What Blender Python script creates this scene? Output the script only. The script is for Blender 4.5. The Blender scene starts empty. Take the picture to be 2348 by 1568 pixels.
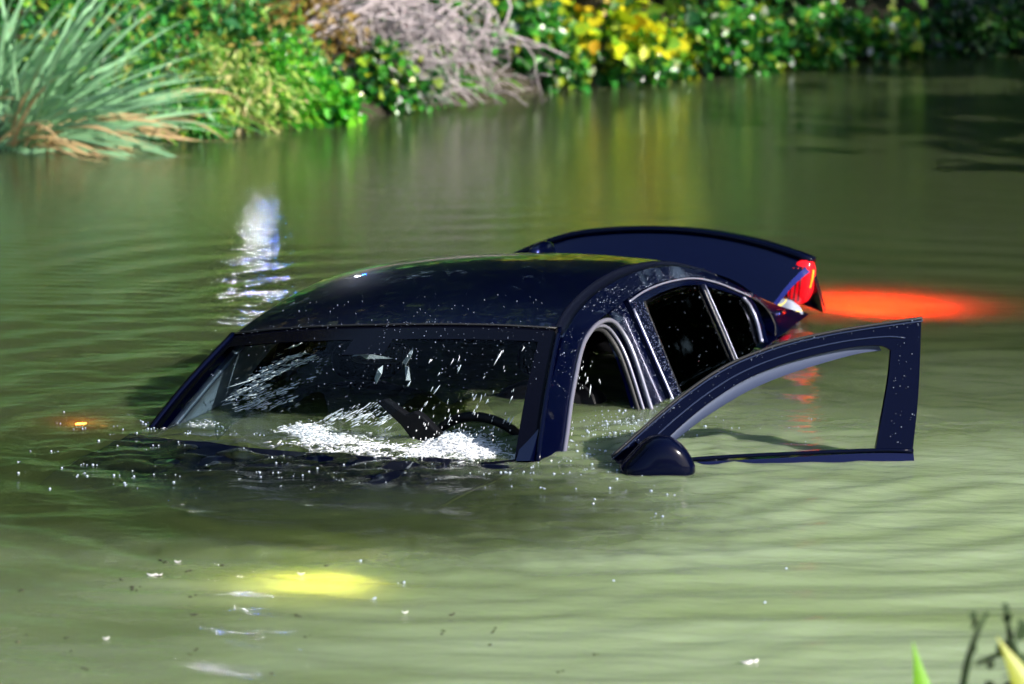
import bpy, math, random
import numpy as np
from mathutils import Vector, Matrix

rng = np.random.default_rng(7)
random.seed(7)
scene = bpy.context.scene
COL = scene.collection
PI = math.pi

# ------------------------------------------------------------------ camera
CAM_H, CAM_PITCH, LENS = 3.5105, math.radians(9.4937), 198.88
cam_data = bpy.data.cameras.new('camera')
cam_data.lens = LENS
cam_data.sensor_width = 36.0
cam_data.clip_start = 0.5
cam_data.clip_end = 3000.0
cam_data.dof.use_dof = True
cam_data.dof.focus_distance = 19.3
cam_data.dof.aperture_fstop = 3.4
cam_data.dof.aperture_blades = 0
cam = bpy.data.objects.new('camera', cam_data)
cam.location = (0, 0, CAM_H)
cam.rotation_euler = (PI / 2 - CAM_PITCH, 0, 0)
COL.objects.link(cam)
scene.camera = cam

# ------------------------------------------------------------------ world, sun, exposure
SUN_DIR = Vector((0.88, -0.47, 0.0)).normalized()
SUN_EL = math.radians(30)
SUN_VEC = Vector((SUN_DIR.x * math.cos(SUN_EL), SUN_DIR.y * math.cos(SUN_EL), math.sin(SUN_EL)))
world = bpy.data.worlds.new('World')
scene.world = world
world.use_nodes = True
wn = world.node_tree
wn.nodes.clear()
w_out = wn.nodes.new('ShaderNodeOutputWorld')
w_bg = wn.nodes.new('ShaderNodeBackground')
w_sky = wn.nodes.new('ShaderNodeTexSky')
w_sky.sky_type = 'NISHITA'
w_sky.sun_disc = False
w_sky.sun_elevation = SUN_EL
w_sky.sun_rotation = math.atan2(SUN_DIR.x, SUN_DIR.y)
w_sky.air_density = 1.0
w_sky.dust_density = 1.2
w_sky.ozone_density = 1.0
w_bg.inputs['Strength'].default_value = 0.11
wn.links.new(w_sky.outputs['Color'], w_bg.inputs['Color'])
wn.links.new(w_bg.outputs['Background'], w_out.inputs['Surface'])

sun_data = bpy.data.lights.new('sun', 'SUN')
sun_data.energy = 5.0
sun_data.angle = math.radians(0.53)
sun_data.color = (1.0, 0.94, 0.85)
sun = bpy.data.objects.new('sun', sun_data)
sun.rotation_euler = SUN_VEC.to_track_quat('Z', 'Y').to_euler()
sun.location = (20, -10, 20)
COL.objects.link(sun)

scene.view_settings.view_transform = 'Standard'
scene.view_settings.look = 'None'
scene.view_settings.exposure = 1.0
scene.view_settings.gamma = 1.0
scene.view_settings.use_curve_mapping = False
scene.render.engine = 'CYCLES'
cy = scene.cycles
cy.use_denoising = True
cy.max_bounces = 8
cy.diffuse_bounces = 3
cy.glossy_bounces = 4
cy.transmission_bounces = 6
cy.transparent_max_bounces = 12
cy.volume_bounces = 1
cy.use_adaptive_sampling = True
cy.adaptive_threshold = 0.03
cy.sample_clamp_indirect = 6.0
cy.caustics_reflective = False
cy.caustics_refractive = True
cy.blur_glossy = 0.3


# ================================================================== helpers
def ray_dir(px, py):
    """direction of the sight line through a point of the 2347 x 1568 view"""
    f = 648.2989 * 20.0
    x = (px - 1173.5) / f
    y = -(py - 784.0) / f
    c, s = math.cos(CAM_PITCH), math.sin(CAM_PITCH)
    return np.array([x, c + y * s, -s + y * c])


def at_z(px, py, z=0.0):
    d = ray_dir(px, py)
    k = (z - CAM_H) / d[2]
    return np.array([0, 0, CAM_H]) + k * d


def at_y(px, py, y):
    d = ray_dir(px, py)
    k = y / d[1]
    return np.array([0, 0, CAM_H]) + k * d


def link(o, parent=None):
    COL.objects.link(o)
    if parent is not None:
        o.parent = parent
    return o


def mesh_obj(name, verts, faces, mat, parent=None, smooth=True):
    me = bpy.data.meshes.new(name)
    me.from_pydata([tuple(map(float, v)) for v in verts], [], [tuple(map(int, f)) for f in faces])
    if mat is not None:
        me.materials.append(mat)
    if smooth:
        me.polygons.foreach_set('use_smooth', np.ones(len(me.polygons), dtype=bool))
    me.update()
    o = bpy.data.objects.new(name, me)
    return link(o, parent)


def np_mesh_obj(name, verts, faces, mat, parent=None, smooth=False):
    """faces: int array n x k (all the same size)"""
    me = bpy.data.meshes.new(name)
    verts = np.asarray(verts, dtype=np.float32)
    faces = np.asarray(faces, dtype=np.int32)
    n, k = faces.shape
    me.vertices.add(len(verts))
    me.vertices.foreach_set('co', verts.ravel())
    me.loops.add(n * k)
    me.loops.foreach_set('vertex_index', faces.ravel())
    me.polygons.add(n)
    me.polygons.foreach_set('loop_start', np.arange(0, n * k, k, dtype=np.int32))
    me.polygons.foreach_set('loop_total', np.full(n, k, dtype=np.int32))
    if smooth:
        me.polygons.foreach_set('use_smooth', np.ones(n, dtype=bool))
    if mat is not None:
        me.materials.append(mat)
    me.update(calc_edges=True)
    me.validate()
    o = bpy.data.objects.new(name, me)
    return link(o, parent)


def empty(name, loc=(0, 0, 0)):
    o = bpy.data.objects.new(name, None)
    o.location = loc
    o.empty_display_size = 0.1
    return link(o)


def tag(o, label=None, cat=None, group=None, kind=None):
    if label:
        o['label'] = label
    if cat:
        o['category'] = cat
    if group:
        o['group'] = group
    if kind:
        o['kind'] = kind
    return o


def resample(pts, n, smooth=True):
    """Catmull-Rom through pts, n evenly spaced samples"""
    P = np.array(pts, dtype=float)
    if smooth and len(P) > 2:
        Q = np.vstack([2 * P[0] - P[1], P, 2 * P[-1] - P[-2]])
        out = []
        for i in range(1, len(Q) - 2):
            p0, p1, p2, p3 = Q[i - 1], Q[i], Q[i + 1], Q[i + 2]
            for t in np.linspace(0, 1, 12, endpoint=False):
                out.append(0.5 * ((2 * p1) + (-p0 + p2) * t + (2 * p0 - 5 * p1 + 4 * p2 - p3) * t * t
                                  + (-p0 + 3 * p1 - 3 * p2 + p3) * t ** 3))
        out.append(P[-1])
        P = np.array(out)
    L = np.concatenate([[0], np.cumsum(np.linalg.norm(np.diff(P, axis=0), axis=1))])
    s = np.linspace(0, L[-1], n)
    return np.stack([np.interp(s, L, P[:, k]) for k in range(P.shape[1])], 1)


def grid_faces(n, m, flip=False):
    f = []
    for i in range(n - 1):
        for j in range(m - 1):
            a = i * m + j
            q = (a, a + m, a + m + 1, a + 1)
            f.append(q[::-1] if flip else q)
    return f


def solid_grid(outer, inner):
    """closed slab between two n x m point grids"""
    n, m = outer.shape[:2]
    v = np.vstack([outer.reshape(-1, 3), inner.reshape(-1, 3)])
    N = n * m
    f = grid_faces(n, m) + [tuple(N + a for a in q[::-1]) for q in grid_faces(n, m)]
    rim = [i * m for i in range(n)] + [(n - 1) * m + j for j in range(1, m)] + \
          [i * m + m - 1 for i in range(n - 2, -1, -1)] + [j for j in range(m - 2, 0, -1)]
    for a, b in zip(rim, rim[1:] + rim[:1]):
        f.append((a, a + N, b + N, b)[::-1])
    return v, f


def sweep(path, w, h, up=None, sides=4, taper=None):
    """tube / bar along a 3D path: (verts, faces). sides=4 gives a w x h bar oriented by up vectors"""
    P = np.array(path, dtype=float)
    n = len(P)
    T = np.gradient(P, axis=0)
    T /= np.linalg.norm(T, axis=1)[:, None] + 1e-12
    if up is None:
        up = np.tile([0, 0, 1.0], (n, 1))
    else:
        up = np.broadcast_to(np.array(up, dtype=float), (n, 3))
    S = np.cross(T, up)
    ln = np.linalg.norm(S, axis=1)
    S[ln < 1e-6] = [1, 0, 0]
    S /= np.linalg.norm(S, axis=1)[:, None]
    U = np.cross(S, T)
    if sides == 4:
        ang = np.array([PI / 4, 3 * PI / 4, 5 * PI / 4, 7 * PI / 4])
        k = math.sqrt(2)
    else:
        ang = np.arange(sides) * 2 * PI / sides
        k = 1.0
    tp = np.ones(n) if taper is None else np.array(taper)
    V = []
    for i in range(n):
        for a in ang:
            V.append(P[i] + tp[i] * k * (S[i] * math.cos(a) * w / 2 + U[i] * math.sin(a) * h / 2))
    F = []
    for i in range(n - 1):
        for j in range(sides):
            a, b = i * sides + j, i * sides + (j + 1) % sides
            F.append((a, b, b + sides, a + sides))
    F.append(tuple(range(sides))[::-1])
    F.append(tuple((n - 1) * sides + j for j in range(sides)))
    return V, F


def merge(*parts):
    V, F = [], []
    for v, f in parts:
        o = len(V)
        V += [tuple(p) for p in v]
        F += [tuple(i + o for i in q) for q in f]
    return V, F


def ellipsoid(c, r, nu=16, nv=10, power=1.0):
    V, F = [], []
    sp = lambda t: math.copysign(abs(t) ** power, t)
    for i in range(nv + 1):
        th = PI * i / nv
        for j in range(nu):
            ph = 2 * PI * j / nu
            V.append((c[0] + r[0] * sp(math.sin(th)) * sp(math.cos(ph)),
                      c[1] + r[1] * sp(math.sin(th)) * sp(math.sin(ph)),
                      c[2] + r[2] * sp(math.cos(th))))
    for i in range(nv):
        for j in range(nu):
            a, b = i * nu + j, i * nu + (j + 1) % nu
            F.append((a, a + nu, b + nu, b))
    return V, F


# ================================================================== materials
def new_mat(name):
    m = bpy.data.materials.new(name)
    m.use_nodes = True
    nt = m.node_tree
    nt.nodes.clear()
    out = nt.nodes.new('ShaderNodeOutputMaterial')
    return m, nt, out


def N(nt, kind, **kw):
    n = nt.nodes.new(kind)
    for k, v in kw.items():
        if k in n.inputs:
            n.inputs[k].default_value = v
        else:
            setattr(n, k, v)
    return n


def principled(name, color, rough=0.5, metal=0.0, coat=0.0, spec=0.5, bump=None, vary=None, coat_rough=0.03):
    m, nt, out = new_mat(name)
    b = N(nt, 'ShaderNodeBsdfPrincipled')
    b.inputs['Base Color'].default_value = (*color, 1)
    b.inputs['Roughness'].default_value = rough
    b.inputs['Metallic'].default_value = metal
    b.inputs['Coat Weight'].default_value = coat
    b.inputs['Coat Roughness'].default_value = coat_rough
    b.inputs['Specular IOR Level'].default_value = spec
    nt.links.new(b.outputs[0], out.inputs['Surface'])
    tc = None
    if bump or vary:
        tc = N(nt, 'ShaderNodeTexCoord')
    if vary:
        sc, amt = vary
        nz = N(nt, 'ShaderNodeTexNoise', Scale=sc, Detail=4.0)
        nt.links.new(tc.outputs['Object'], nz.inputs['Vector'])
        mp = N(nt, 'ShaderNodeMapRange')
        mp.inputs['To Min'].default_value = 1 - amt
        mp.inputs['To Max'].default_value = 1 + amt
        nt.links.new(nz.outputs['Fac'], mp.inputs['Value'])
        mx = N(nt, 'ShaderNodeMix', data_type='RGBA', blend_type='MULTIPLY')
        mx.inputs[0].default_value = 1.0
        mx.inputs[6].default_value = (*color, 1)
        nt.links.new(mp.outputs[0], mx.inputs[7])
        nt.links.new(mx.outputs[2], b.inputs['Base Color'])
        mr = N(nt, 'ShaderNodeMapRange')
        mr.inputs['To Min'].default_value = max(0.02, rough * 0.8)
        mr.inputs['To Max'].default_value = min(1, rough * 1.25)
        nt.links.new(nz.outputs['Fac'], mr.inputs['Value'])
        nt.links.new(mr.outputs[0], b.inputs['Roughness'])
    if bump:
        sc, st = bump
        nz2 = N(nt, 'ShaderNodeTexNoise', Scale=sc, Detail=5.0)
        nt.links.new(tc.outputs['Object'], nz2.inputs['Vector'])
        bp = N(nt, 'ShaderNodeBump', Strength=st, Distance=0.01)
        nt.links.new(nz2.outputs['Fac'], bp.inputs['Height'])
        nt.links.new(bp.outputs[0], b.inputs['Normal'])
    return m


def leaf_mat(name, stops, rough=0.42, trans=0.32):
    """foliage colour varied leaf by leaf (random per island)"""
    m, nt, out = new_mat(name)
    g = N(nt, 'ShaderNodeNewGeometry')
    cr = N(nt, 'ShaderNodeValToRGB')
    el = cr.color_ramp.elements
    el[0].position, el[0].color = stops[0][0], (*stops[0][1], 1)
    el[1].position, el[1].color = stops[-1][0], (*stops[-1][1], 1)
    for p, c in stops[1:-1]:
        e = el.new(p)
        e.color = (*c, 1)
    nt.links.new(g.outputs['Random Per Island'], cr.inputs['Fac'])
    b = N(nt, 'ShaderNodeBsdfPrincipled')
    b.inputs['Roughness'].default_value = rough
    nt.links.new(cr.outputs['Color'], b.inputs['Base Color'])
    t = N(nt, 'ShaderNodeBsdfTranslucent')
    nt.links.new(cr.outputs['Color'], t.inputs['Color'])
    mx = N(nt, 'ShaderNodeMixShader')
    mx.inputs[0].default_value = trans
    nt.links.new(b.outputs[0], mx.inputs[1])
    nt.links.new(t.outputs[0], mx.inputs[2])
    nt.links.new(mx.outputs[0], out.inputs['Surface'])
    return m


def glass_pane(name, tint, ior=1.5):
    m, nt, out = new_mat(name)
    fr = N(nt, 'ShaderNodeFresnel', IOR=ior)
    ge = N(nt, 'ShaderNodeNewGeometry')
    mr = N(nt, 'ShaderNodeMapRange')
    mr.inputs['To Min'].default_value = ior
    mr.inputs['To Max'].default_value = 1 / ior
    nt.links.new(ge.outputs['Backfacing'], mr.inputs['Value'])
    nt.links.new(mr.outputs[0], fr.inputs['IOR'])
    tr = N(nt, 'ShaderNodeBsdfTransparent')
    tr.inputs['Color'].default_value = (*tint, 1)
    gl = N(nt, 'ShaderNodeBsdfGlossy')
    gl.inputs['Roughness'].default_value = 0.015
    gl.inputs['Color'].default_value = (0.18, 0.19, 0.20, 1)
    mx = N(nt, 'ShaderNodeMixShader')
    nt.links.new(fr.outputs[0], mx.inputs[0])
    nt.links.new(tr.outputs[0], mx.inputs[1])
    nt.links.new(gl.outputs[0], mx.inputs[2])
    nt.links.new(mx.outputs[0], out.inputs['Surface'])
    return m


def emitter(name, color, strength, base=(0.3, 0.01, 0.01)):
    m, nt, out = new_mat(name)
    b = N(nt, 'ShaderNodeBsdfPrincipled')
    b.inputs['Base Color'].default_value = (*base, 1)
    b.inputs['Roughness'].default_value = 0.12
    b.inputs['Emission Color'].default_value = (*color, 1)
    b.inputs['Emission Strength'].default_value = strength
    nt.links.new(b.outputs[0], out.inputs['Surface'])
    return m


PAINT = principled('navy_paint', (0.0003, 0.0026, 0.042), rough=0.30, metal=0.85, coat=0.75, coat_rough=0.02, spec=0.3)
BLACK_TRIM = principled('black_trim', (0.003, 0.004, 0.010), rough=0.28, spec=0.14)
GLOSS_BLACK = principled('gloss_black', (0.0008, 0.0016, 0.010), rough=0.14, spec=0.10, coat=0.04)
RUBBER = principled('rubber_seal', (0.010, 0.010, 0.012), rough=0.6)
CHROME = principled('satin_chrome', (0.30, 0.31, 0.42), rough=0.34, metal=0.55)
GREY_SEAL = principled('grey_seal', (0.20, 0.20, 0.26), rough=0.38, metal=0.5)
GREY_LINING = principled('grey_lining', (0.055, 0.07, 0.125), rough=0.45, metal=0.2)
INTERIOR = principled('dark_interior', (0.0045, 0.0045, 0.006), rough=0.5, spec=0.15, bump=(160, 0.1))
RIM = principled('frame_rim', (0.016, 0.024, 0.06), rough=0.3, spec=0.4)  # colours the frame rim and the painted highlight line on the header
TRIM_GREY = principled('pillar_trim', (0.085, 0.125, 0.175), rough=0.7, vary=(18, 0.25))
FRIT = principled('glass_frit', (0.0012, 0.0014, 0.004), rough=0.14, spec=0.06)
WINDSCREEN = glass_pane('windscreen_glass', (0.80, 0.86, 0.86))
TINTED = glass_pane('tinted_glass', (0.10, 0.11, 0.12))
SHARD = principled('shard_glass', (0.42, 0.47, 0.54), rough=0.25, bump=(220, 0.6))
RED_LENS = emitter('red_lamp_lens', (1.0, 0.004, 0.012), 0.42, (0.45, 0.01, 0.015))
RED_DARK = principled('dark_red_lens', (0.22, 0.006, 0.012), rough=0.08, coat=1.0)
AMBER_LENS = emitter('amber_lamp_lens', (1.0, 0.30, 0.02), 1.0, (0.6, 0.2, 0.02))
HEAD_LENS = emitter('headlamp_lens', (1.0, 0.85, 0.45), 1.0, (0.8, 0.8, 0.75))

# ================================================================== terrain and water
BANK = np.array([(-40, 14), (-14, 22.8), (-6, 25.4), (-3.2, 26.15), (-2.415, 26.47), (-1.657, 26.87), (-1.0, 27.36), (-.38, 28.13), (.06, 28.67),
                 (.51, 29.04), (1.21, 29.6), (1.94, 30.25), (2.79, 30.6), (4.5, 31.0), (9, 32.2), (18, 33), (60, 34)], dtype=float)


def bank_y(x):
    return np.interp(x, BANK[:, 0], BANK[:, 1])


def near_y(x):
    return 13.2 + 0.10 * np.sin(np.asarray(x) * 1.3) - 0.05 * np.asarray(x)


def ground_z(x, y):
    x = np.asarray(x, dtype=float)
    y = np.asarray(y, dtype=float)
    d = (y - bank_y(x)) * 0.84
    far = np.where(d > 0, 0.02 + 0.40 * np.minimum(d, 2.5) + 0.12 * np.clip(d - 2.5, 0, 8), np.maximum(0.9 * d, -2.0))
    e = near_y(x) - y
    near = np.where(e > 0, 0.02 + 0.20 * np.minimum(e, 9.5), np.maximum(0.8 * e, -2.0))
    e2 = x - (6.2 + 0.4 * np.sin(y * 0.5))
    right = np.where(e2 > 0, 0.02 + 0.25 * np.minimum(e2, 4), np.maximum(0.8 * e2, -2.0))
    z = np.maximum(np.maximum(far, near), right)
    z = z + np.where(z > 0, 0.03 * np.sin(x * 3.1 + y * 1.7) * np.cos(y * 2.3 - x), 0)
    return z


def axis(lo, hi, dense_lo, dense_hi, step, ncoarse):
    a = dense_lo - np.geomspace(step * 2, dense_lo - lo, ncoarse)[::-1]
    b = np.arange(dense_lo, dense_hi, step)
    c = dense_hi + np.geomspace(step * 2, hi - dense_hi, ncoarse)
    return np.concatenate([a, b, c])


m, nt, out = new_mat('bank_soil')
tc = N(nt, 'ShaderNodeTexCoord')
nz = N(nt, 'ShaderNodeTexNoise', Scale=9.0, Detail=8.0)
nt.links.new(tc.outputs['Object'], nz.inputs['Vector'])
cr = N(nt, 'ShaderNodeValToRGB')
cr.color_ramp.elements[0].position = 0.35
cr.color_ramp.elements[0].color = (0.018, 0.012, 0.006, 1)
cr.color_ramp.elements[1].position = 0.7
cr.color_ramp.elements[1].color = (0.045, 0.045, 0.014, 1)
nt.links.new(nz.outputs['Fac'], cr.inputs['Fac'])
b = N(nt, 'ShaderNodeBsdfPrincipled', Roughness=0.9)
nt.links.new(cr.outputs[0], b.inputs['Base Color'])
bp = N(nt, 'ShaderNodeBump', Strength=0.8, Distance=0.05)
nt.links.new(nz.outputs['Fac'], bp.inputs['Height'])
nt.links.new(bp.outputs[0], b.inputs['Normal'])
nt.links.new(b.outputs[0], out.inputs['Surface'])
SOIL = m

gx = axis(-200, 200, -6, 6, 0.15, 26)
gy = axis(-60, 300, 8, 38, 0.15, 22)
X, Y = np.meshgrid(gx, gy, indexing='ij')
Z = ground_z(X, Y)
G = np.stack([X, Y, Z], -1)
idx = np.arange(G.shape[0] * G.shape[1]).reshape(G.shape[:2])
fc = np.stack([idx[:-1, :-1], idx[1:, :-1], idx[1:, 1:], idx[:-1, 1:]], -1).reshape(-1, 4)
ground = np_mesh_obj('ground', G.reshape(-1, 3), fc, SOIL, smooth=True)
tag(ground, 'dark earth banks and bed of the pond', None, kind='structure')


# --- water: real waves in the mesh, fine ripples in the bump, murky volume inside
def water_h(x, y):
    r2 = np.random.default_rng(3)
    h = np.zeros_like(x)
    # rings leaving the car and the open door
    for (cx, cyy, lam, amp, r0, wid) in ((0.9, 19.2, 0.34, 0.0046, 3.0, 1.9), (0.9, 19.2, 0.22, 0.0013, 1.8, 1.3), (1.30, 18.65, 0.12, 0.0007, 0.7, 0.9), (1.30, 18.65, 0.19, 0.0017, 1.4, 1.1),
                                         (-0.6, 18.8, 0.26, 0.0030, 2.1, 1.4), (-1.2, 19.6, 0.075, 0.00035, 0.4, 0.6), (1.0, 21.4, 0.16, 0.0006, 0.9, 0.8)):
        dx, dy = x - cx, y - cyy
        wob = 0.10 * np.sin(np.arctan2(dy, dx) * 5 + cx) + 0.06 * np.sin(np.arctan2(dy, dx) * 11 + cyy)
        r = np.sqrt(dx * dx + dy * dy) + wob * lam * 4 + 0.05 * np.sin(x * 2.3 + y * 1.1) + 0.03 * np.sin(x * 5.1 - y * 2.7)
        h += amp * (0.65 + 0.5 * np.sin(x * 1.9 + y * 2.6 + lam * 40)) * np.sin(2 * PI * r / lam) * np.exp(-((r - r0) / wid) ** 2)
    # wind ripples
    calm = np.clip((30.5 - y) / 8.0, 0.16, 1.0) * np.clip(1.1 - 0.10 * (x + 1.0) * np.clip((y - 20) / 6, 0, 1), 0.35, 1.2)
    for i in range(46):
        lam = float(np.exp(r2.uniform(math.log(0.07), math.log(0.62))))
        ang = r2.normal(0, 0.17) + PI / 2
        k = 2 * PI / lam
        ph = r2.uniform(0, 2 * PI)
        kx, ky = k * math.cos(ang), k * math.sin(ang)
        env = 0.55 + 0.45 * np.sin(x * r2.uniform(0.5, 1.6) + y * r2.uniform(0.4, 1.3) + r2.uniform(0, 6))
        h += calm * env * 0.00115 * (1 + 2.2 * math.exp(-((lam - 0.09) / 0.05) ** 2)) * np.where(y > 21, 1 - 0.9 * np.clip((lam - 0.09) / 0.12, 0, 1) * np.clip((y - 21) / 1.5, 0, 1), 1.0) * lam ** 1.05 * np.sin(kx * x + ky * y + ph)
    # churned water round the windscreen, the bonnet and the door
    ch = np.exp(-(((x + 0.55) / 1.0) ** 2 + ((y - 18.75) / 0.42) ** 2)) + 0.5 * np.exp(-(((x - 0.45) / 0.5) ** 2 + ((y - 18.9) / 0.6) ** 2))
    for i in range(40):
        lam = r2.uniform(0.05, 0.2)
        ang = r2.uniform(0, 2 * PI)
        k = 2 * PI / lam
        h += ch * 0.0085 * lam * np.sin(k * (math.cos(ang) * x + math.sin(ang) * y) + r2.uniform(0, 6.3))
    edge = np.clip((bank_y(x) - y) / 0.5, 0, 1) * np.clip((y - near_y(x)) / 0.4, 0, 1)
    return h * (0.3 + 0.7 * edge)


wx = axis(-38, 38, -3.6, 3.6, 0.026, 14)
wy = axis(9, 40, 13.6, 31.2, 0.021, 8)
X, Y = np.meshgrid(wx, wy, indexing='ij')
Z = water_h(X, Y)
Z[[0, -1], :] = 0
Z[:, [0, -1]] = 0
Wg = np.stack([X, Y, Z], -1)
nxw, nyw = Wg.shape[:2]
idx = np.arange(nxw * nyw).reshape(nxw, nyw)
fc = [np.stack([idx[:-1, :-1], idx[1:, :-1], idx[1:, 1:], idx[:-1, 1:]], -1).reshape(-1, 4)]
V = [Wg.reshape(-1, 3)]
base = nxw * nyw
rim = np.concatenate([idx[:, 0], idx[-1, 1:], idx[-2::-1, -1], idx[0, -2:0:-1]])
low = Wg.reshape(-1, 3)[rim].copy()
low[:, 2] = -3.0
V.append(low)
nr = len(rim)
lo = base + np.arange(nr)
fc.append(np.stack([rim, lo, np.roll(lo, -1), np.roll(rim, -1)], -1))
cen = base + nr
V.append(np.array([[0, 20, -3.0]]))
half = nr // 2
tri = np.stack([lo, np.full(nr, cen), np.full(nr, cen), np.roll(lo, -1)], -1)
me_v = np.vstack(V)

m, nt, out = new_mat('murky_pond_water')
tc = N(nt, 'ShaderNodeTexCoord')
mpn = N(nt, 'ShaderNodeMapping')
mpn.inputs['Scale'].default_value = (0.55, 1.0, 1.0)
nt.links.new(tc.outputs['Object'], mpn.inputs['Vector'])
n1 = N(nt, 'ShaderNodeTexNoise', Scale=30.0, Detail=3.0, Roughness=0.6, Distortion=0.6)
nt.links.new(mpn.outputs[0], n1.inputs['Vector'])
bmp = N(nt, 'ShaderNodeBump', Strength=0.50, Distance=0.005)
nt.links.new(n1.outputs['Fac'], bmp.inputs['Height'])
glass = N(nt, 'ShaderNodeBsdfGlass', Roughness=0.0, IOR=1.333)
nt.links.new(bmp.outputs[0], glass.inputs['Normal'])
murk = N(nt, 'ShaderNodeBsdfPrincipled', Roughness=0.02)
murk.inputs['IOR'].default_value = 1.333
murk.inputs['Subsurface Weight'].default_value = 1.0
murk.inputs['Subsurface Radius'].default_value = (0.09, 0.11, 0.06)
murk.inputs['Subsurface Scale'].default_value = 1.0
nt.links.new(bmp.outputs[0], murk.inputs['Normal'])
# silt drifting in slow swirls
n2 = N(nt, 'ShaderNodeTexNoise', Scale=0.9, Detail=5.0, Roughness=0.5, Distortion=1.6)
mp2 = N(nt, 'ShaderNodeMapping')
mp2.inputs['Scale'].default_value = (0.5, 1.3, 1.0)
nt.links.new(tc.outputs['Object'], mp2.inputs['Vector'])
nt.links.new(mp2.outputs[0], n2.inputs['Vector'])
crm = N(nt, 'ShaderNodeValToRGB')
crm.color_ramp.elements[0].position = 0.3
crm.color_ramp.elements[0].color = (0.265, 0.35, 0.165, 1)
crm.color_ramp.elements[1].position = 0.7
crm.color_ramp.elements[1].color = (0.42, 0.53, 0.33, 1)
nt.links.new(n2.outputs['Fac'], crm.inputs['Fac'])
nt.links.new(crm.outputs[0], murk.inputs['Base Color'])
mxw = N(nt, 'ShaderNodeMixShader')
# a cloud of pale silt stirred up round the car thins out into clearer, darker water
sx = N(nt, 'ShaderNodeMapping')
sx.inputs['Location'].default_value = (-2.0 / 4.8, -16.4 / 4.4, 0)
sx.inputs['Scale'].default_value = (1 / 4.8, 1 / 4.4, 0)
nt.links.new(tc.outputs['Object'], sx.inputs['Vector'])
n3 = N(nt, 'ShaderNodeTexNoise', Scale=1.6, Detail=4.0, Roughness=0.55, Distortion=1.2)
nt.links.new(sx.outputs[0], n3.inputs['Vector'])
ln_ = N(nt, 'ShaderNodeVectorMath', operation='LENGTH')
nt.links.new(sx.outputs[0], ln_.inputs[0])
ad = N(nt, 'ShaderNodeMath', operation='MULTIPLY_ADD')
ad.inputs[1].default_value = 0.55
nt.links.new(n3.outputs['Fac'], ad.inputs[0])
nt.links.new(ln_.outputs['Value'], ad.inputs[2])
silt = N(nt, 'ShaderNodeMapRange', interpolation_type='SMOOTHSTEP')
silt.inputs['From Min'].default_value = 0.55
silt.inputs['From Max'].default_value = 1.35
silt.inputs['To Min'].default_value = 0.68
silt.inputs['To Max'].default_value = 0.05
nt.links.new(ad.outputs[0], silt.inputs['Value'])
# over the awash bonnet the water is only a thin film and holds little silt
bx = N(nt, 'ShaderNodeMapping', vector_type='TEXTURE')
bx.inputs['Location'].default_value = (-1.0, 18.08, 0)
bx.inputs['Rotation'].default_value = (0, 0, math.radians(-20.6))
bx.inputs['Scale'].default_value = (1.85, 1.15, 1)
nt.links.new(tc.outputs['Object'], bx.inputs['Vector'])
bflat = N(nt, 'ShaderNodeVectorMath', operation='MULTIPLY')
bflat.inputs[1].default_value = (1, 1, 0)
nt.links.new(bx.outputs[0], bflat.inputs[0])
bl = N(nt, 'ShaderNodeVectorMath', operation='LENGTH')
nt.links.new(bflat.outputs[0], bl.inputs[0])
n4 = N(nt, 'ShaderNodeTexNoise', Scale=7.0, Detail=4.0)
nt.links.new(tc.outputs['Object'], n4.inputs['Vector'])
ba = N(nt, 'ShaderNodeMath', operation='MULTIPLY_ADD')
ba.inputs[1].default_value = 0.5
nt.links.new(n4.outputs['Fac'], ba.inputs[0])
nt.links.new(bl.outputs['Value'], ba.inputs[2])
film = N(nt, 'ShaderNodeMapRange', interpolation_type='SMOOTHSTEP')
film.inputs['From Min'].default_value = 0.75
film.inputs['From Max'].default_value = 1.45
film.inputs['To Min'].default_value = 0.04
film.inputs['To Max'].default_value = 1.0
nt.links.new(ba.outputs[0], film.inputs['Value'])
sm = N(nt, 'ShaderNodeMath', operation='MULTIPLY')
nt.links.new(silt.outputs[0], sm.inputs[0])
nt.links.new(film.outputs[0], sm.inputs[1])
nt.links.new(sm.outputs[0], mxw.inputs[0])
nt.links.new(glass.outputs[0], mxw.inputs[1])
nt.links.new(murk.outputs[0], mxw.inputs[2])
nt.links.new(mxw.outputs[0], out.inputs['Surface'])
vol = N(nt, 'ShaderNodeVolumePrincipled')
vol.inputs['Color'].default_value = (0.32, 0.46, 0.14, 1)
vol.inputs['Density'].default_value = 8.5
vol.inputs['Anisotropy'].default_value = 0.1
nt.links.new(vol.outputs[0], out.inputs['Volume'])
WATER = m
quads = np.vstack(fc)
water = np_mesh_obj('water', me_v, quads, WATER, smooth=True)
# floor of the closed body of water
import bmesh
bm = bmesh.new()
bm.from_mesh(water.data)
bm.verts.ensure_lookup_table()
for k in range(nr):
    bm.faces.new((bm.verts[cen], bm.verts[int(lo[(k + 1) % nr])], bm.verts[int(lo[k])]))
bmesh.ops.recalc_face_normals(bm, faces=bm.faces)
bm.to_mesh(water.data)
bm.free()
tag(water, 'murky green pond water with ripples spreading from the car', None, kind='structure')

# ================================================================== the car
YAW, PITCH, ROLL = math.radians(-110.621), math.radians(-0.545), math.radians(4.207)
CAR_M = Matrix.Rotation(YAW, 4, 'Z') @ Matrix.Rotation(PITCH, 4, 'Y') @ Matrix.Rotation(ROLL, 4, 'X')
CAR_W = Matrix.Translation((-0.182706, 20.0, 0.02006943)) @ CAR_M @ Matrix.Translation((1.9, 0, -1.1))
car = empty('sunken_car')
car.matrix_world = CAR_W
tag(car, 'dark navy saloon car sunk to its windows in the pond', 'car')
CW = np.array(CAR_W)
CI = np.linalg.inv(CW)


def to_car(p):
    return (CI @ np.append(p, 1))[:3]


def to_world(p):
    return (CW @ np.append(p, 1))[:3]


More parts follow.
